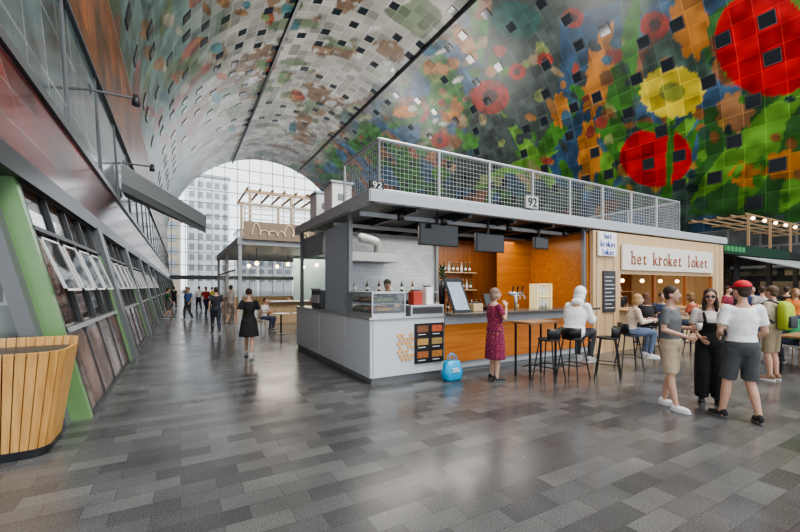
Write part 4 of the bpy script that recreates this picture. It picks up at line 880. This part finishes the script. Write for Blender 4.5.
# third kiosk at right
Q=thing('corner_kiosk','dark roofed kiosk in the far right background with grey awning','kiosk',(20,8,0))
MB().box(19.5,37,8.2,14,3.3,3.7).build('roof_slab',fdark,Q); MB().box(20,36,8.8,8.9,0,1.1).build('counter',dgrey,Q); MB().box(20,36,13,13.1,0,3.3).build('rear_wall',brick('bar_shelves',(.30,.18,.09),(.14,.10,.06),(.03,.02,.02),.5,.4,'XZ',ms=.03,nvar=.8,nsc=3),Q)
for x in (20,24,28,32,36): MB().box(x-.1,x+.1,8.3,8.5,0,3.3).build('post',dgrey,Q)
MB().box(20,30,8.1,8.18,3.25,3.75).build('sign_band',M('dark_green_band',(.015,.05,.03),.4),Q)
awn=M('awning_grey',(.30,.31,.32),.7)
MB().hexa([(23.5,5.9,2.45),(37,5.9,2.45),(37,8.3,3.2),(23.5,8.3,3.2),(23.5,5.9,2.50),(37,5.9,2.50),(37,8.3,3.25),(23.5,8.3,3.25)]).build('awning',awn,Q); MB().box(23.5,37,5.88,5.92,2.15,2.5).build('awning_valance',awn,Q)
for i in range(6): MB().box(21.6+i*.42,21.85+i*.42,8.06,8.1,3.38,3.62).build('sign_letter',M('green_muted',(.07,.24,.10),.4,emit=.25),Q)
t=thing('pergola','timber pergola with round bulbs above the far right kiosk','pergola',(31,10,3.7))
dwood=wood('pergola_wood',(.28,.18,.10),(.38,.26,.15),'Z')
for y in np.arange(8.4,10.9,.6): MB().box(25,37,y-.025,y+.025,5.4,5.48).build('rafter',dwood,t)
for x in (25.2,28,31,34,36.8):
    MB().box(x-.05,x+.05,8.2,11,5.30,5.4).build('beam',dwood,t); MB().box(x-.05,x+.05,8.3,8.4,3.7,5.3).build('post',dwood,t)
bm0=MB(); bm0.ell((0,0,0),(.09,.09,.09)); lamp0=bm0.build('bulb_lamp',pm_,smooth=True); tag(lamp0,'round glowing bulb hanging under the far right pergola','lamp','bulbs under the far right pergola'); lamp0.location=(25.6,8.3,5.15)
for i in range(1,8): dup(lamp0,(25.6+i*1.5,8.3,5.15))
# ---------------------------------------------------------------- lights
def area(loc,rot,size,power,col=(1,.97,.93),sy=None):
    l=bpy.data.lights.new('area','AREA'); l.energy=power; l.size=size; l.color=col
    if sy: l.shape='RECTANGLE'; l.size_y=sy
    o=bpy.data.objects.new('area_light',l); C.objects.link(o); o.location=loc; o.rotation_euler=rot; return o
for y in (35,60,85): area((22,y,7.5),(PI,0,0),10,7500)
area((22,12,7.5),(PI,0,0),10,4800)
area((12,9,4.6),(PI,0,0),3.5,1000)
area((8,-6,22),(math.radians(20),0,0),10,4800,(1,.98,.95))
area((20,2,26),(0,0,0),8,4600)
area((5.8,7.6,2.98),(0,0,0),5,110,(1,.93,.82),1.6)
area((13,7.4,3.05),(0,0,0),3,80,(1,.8,.55),.8); area((5,20,3.2),(0,0,0),4,260,(1,.88,.72),3); area((28,10.5,3.2),(0,0,0),8,200,(1,.85,.65),3)
area((-2.7,16,2.95),(0,0,0),.8,220,(1,.85,.65),18); area((-2.7,45,2.95),(0,0,0),.8,300,(1,.9,.75),30)
w=bpy.data.worlds.new('w'); bpy.context.scene.world=w; w.use_nodes=True; w.node_tree.nodes['Background'].inputs[0].default_value=(.90,.95,1,1); w.node_tree.nodes['Background'].inputs[1].default_value=2.1
try: bpy.context.scene.view_settings.look='AgX - Medium High Contrast'
except Exception as ex: print(ex)
cam=bpy.data.cameras.new('cam'); co=bpy.data.objects.new('camera',cam); C.objects.link(co); co.location=(0,0,CH); co.rotation_euler=(PI/2,0,-TH)
cam.sensor_width=36; cam.lens=F/800*36; cam.shift_y=21/800; cam.clip_end=600
bpy.context.scene.camera=co
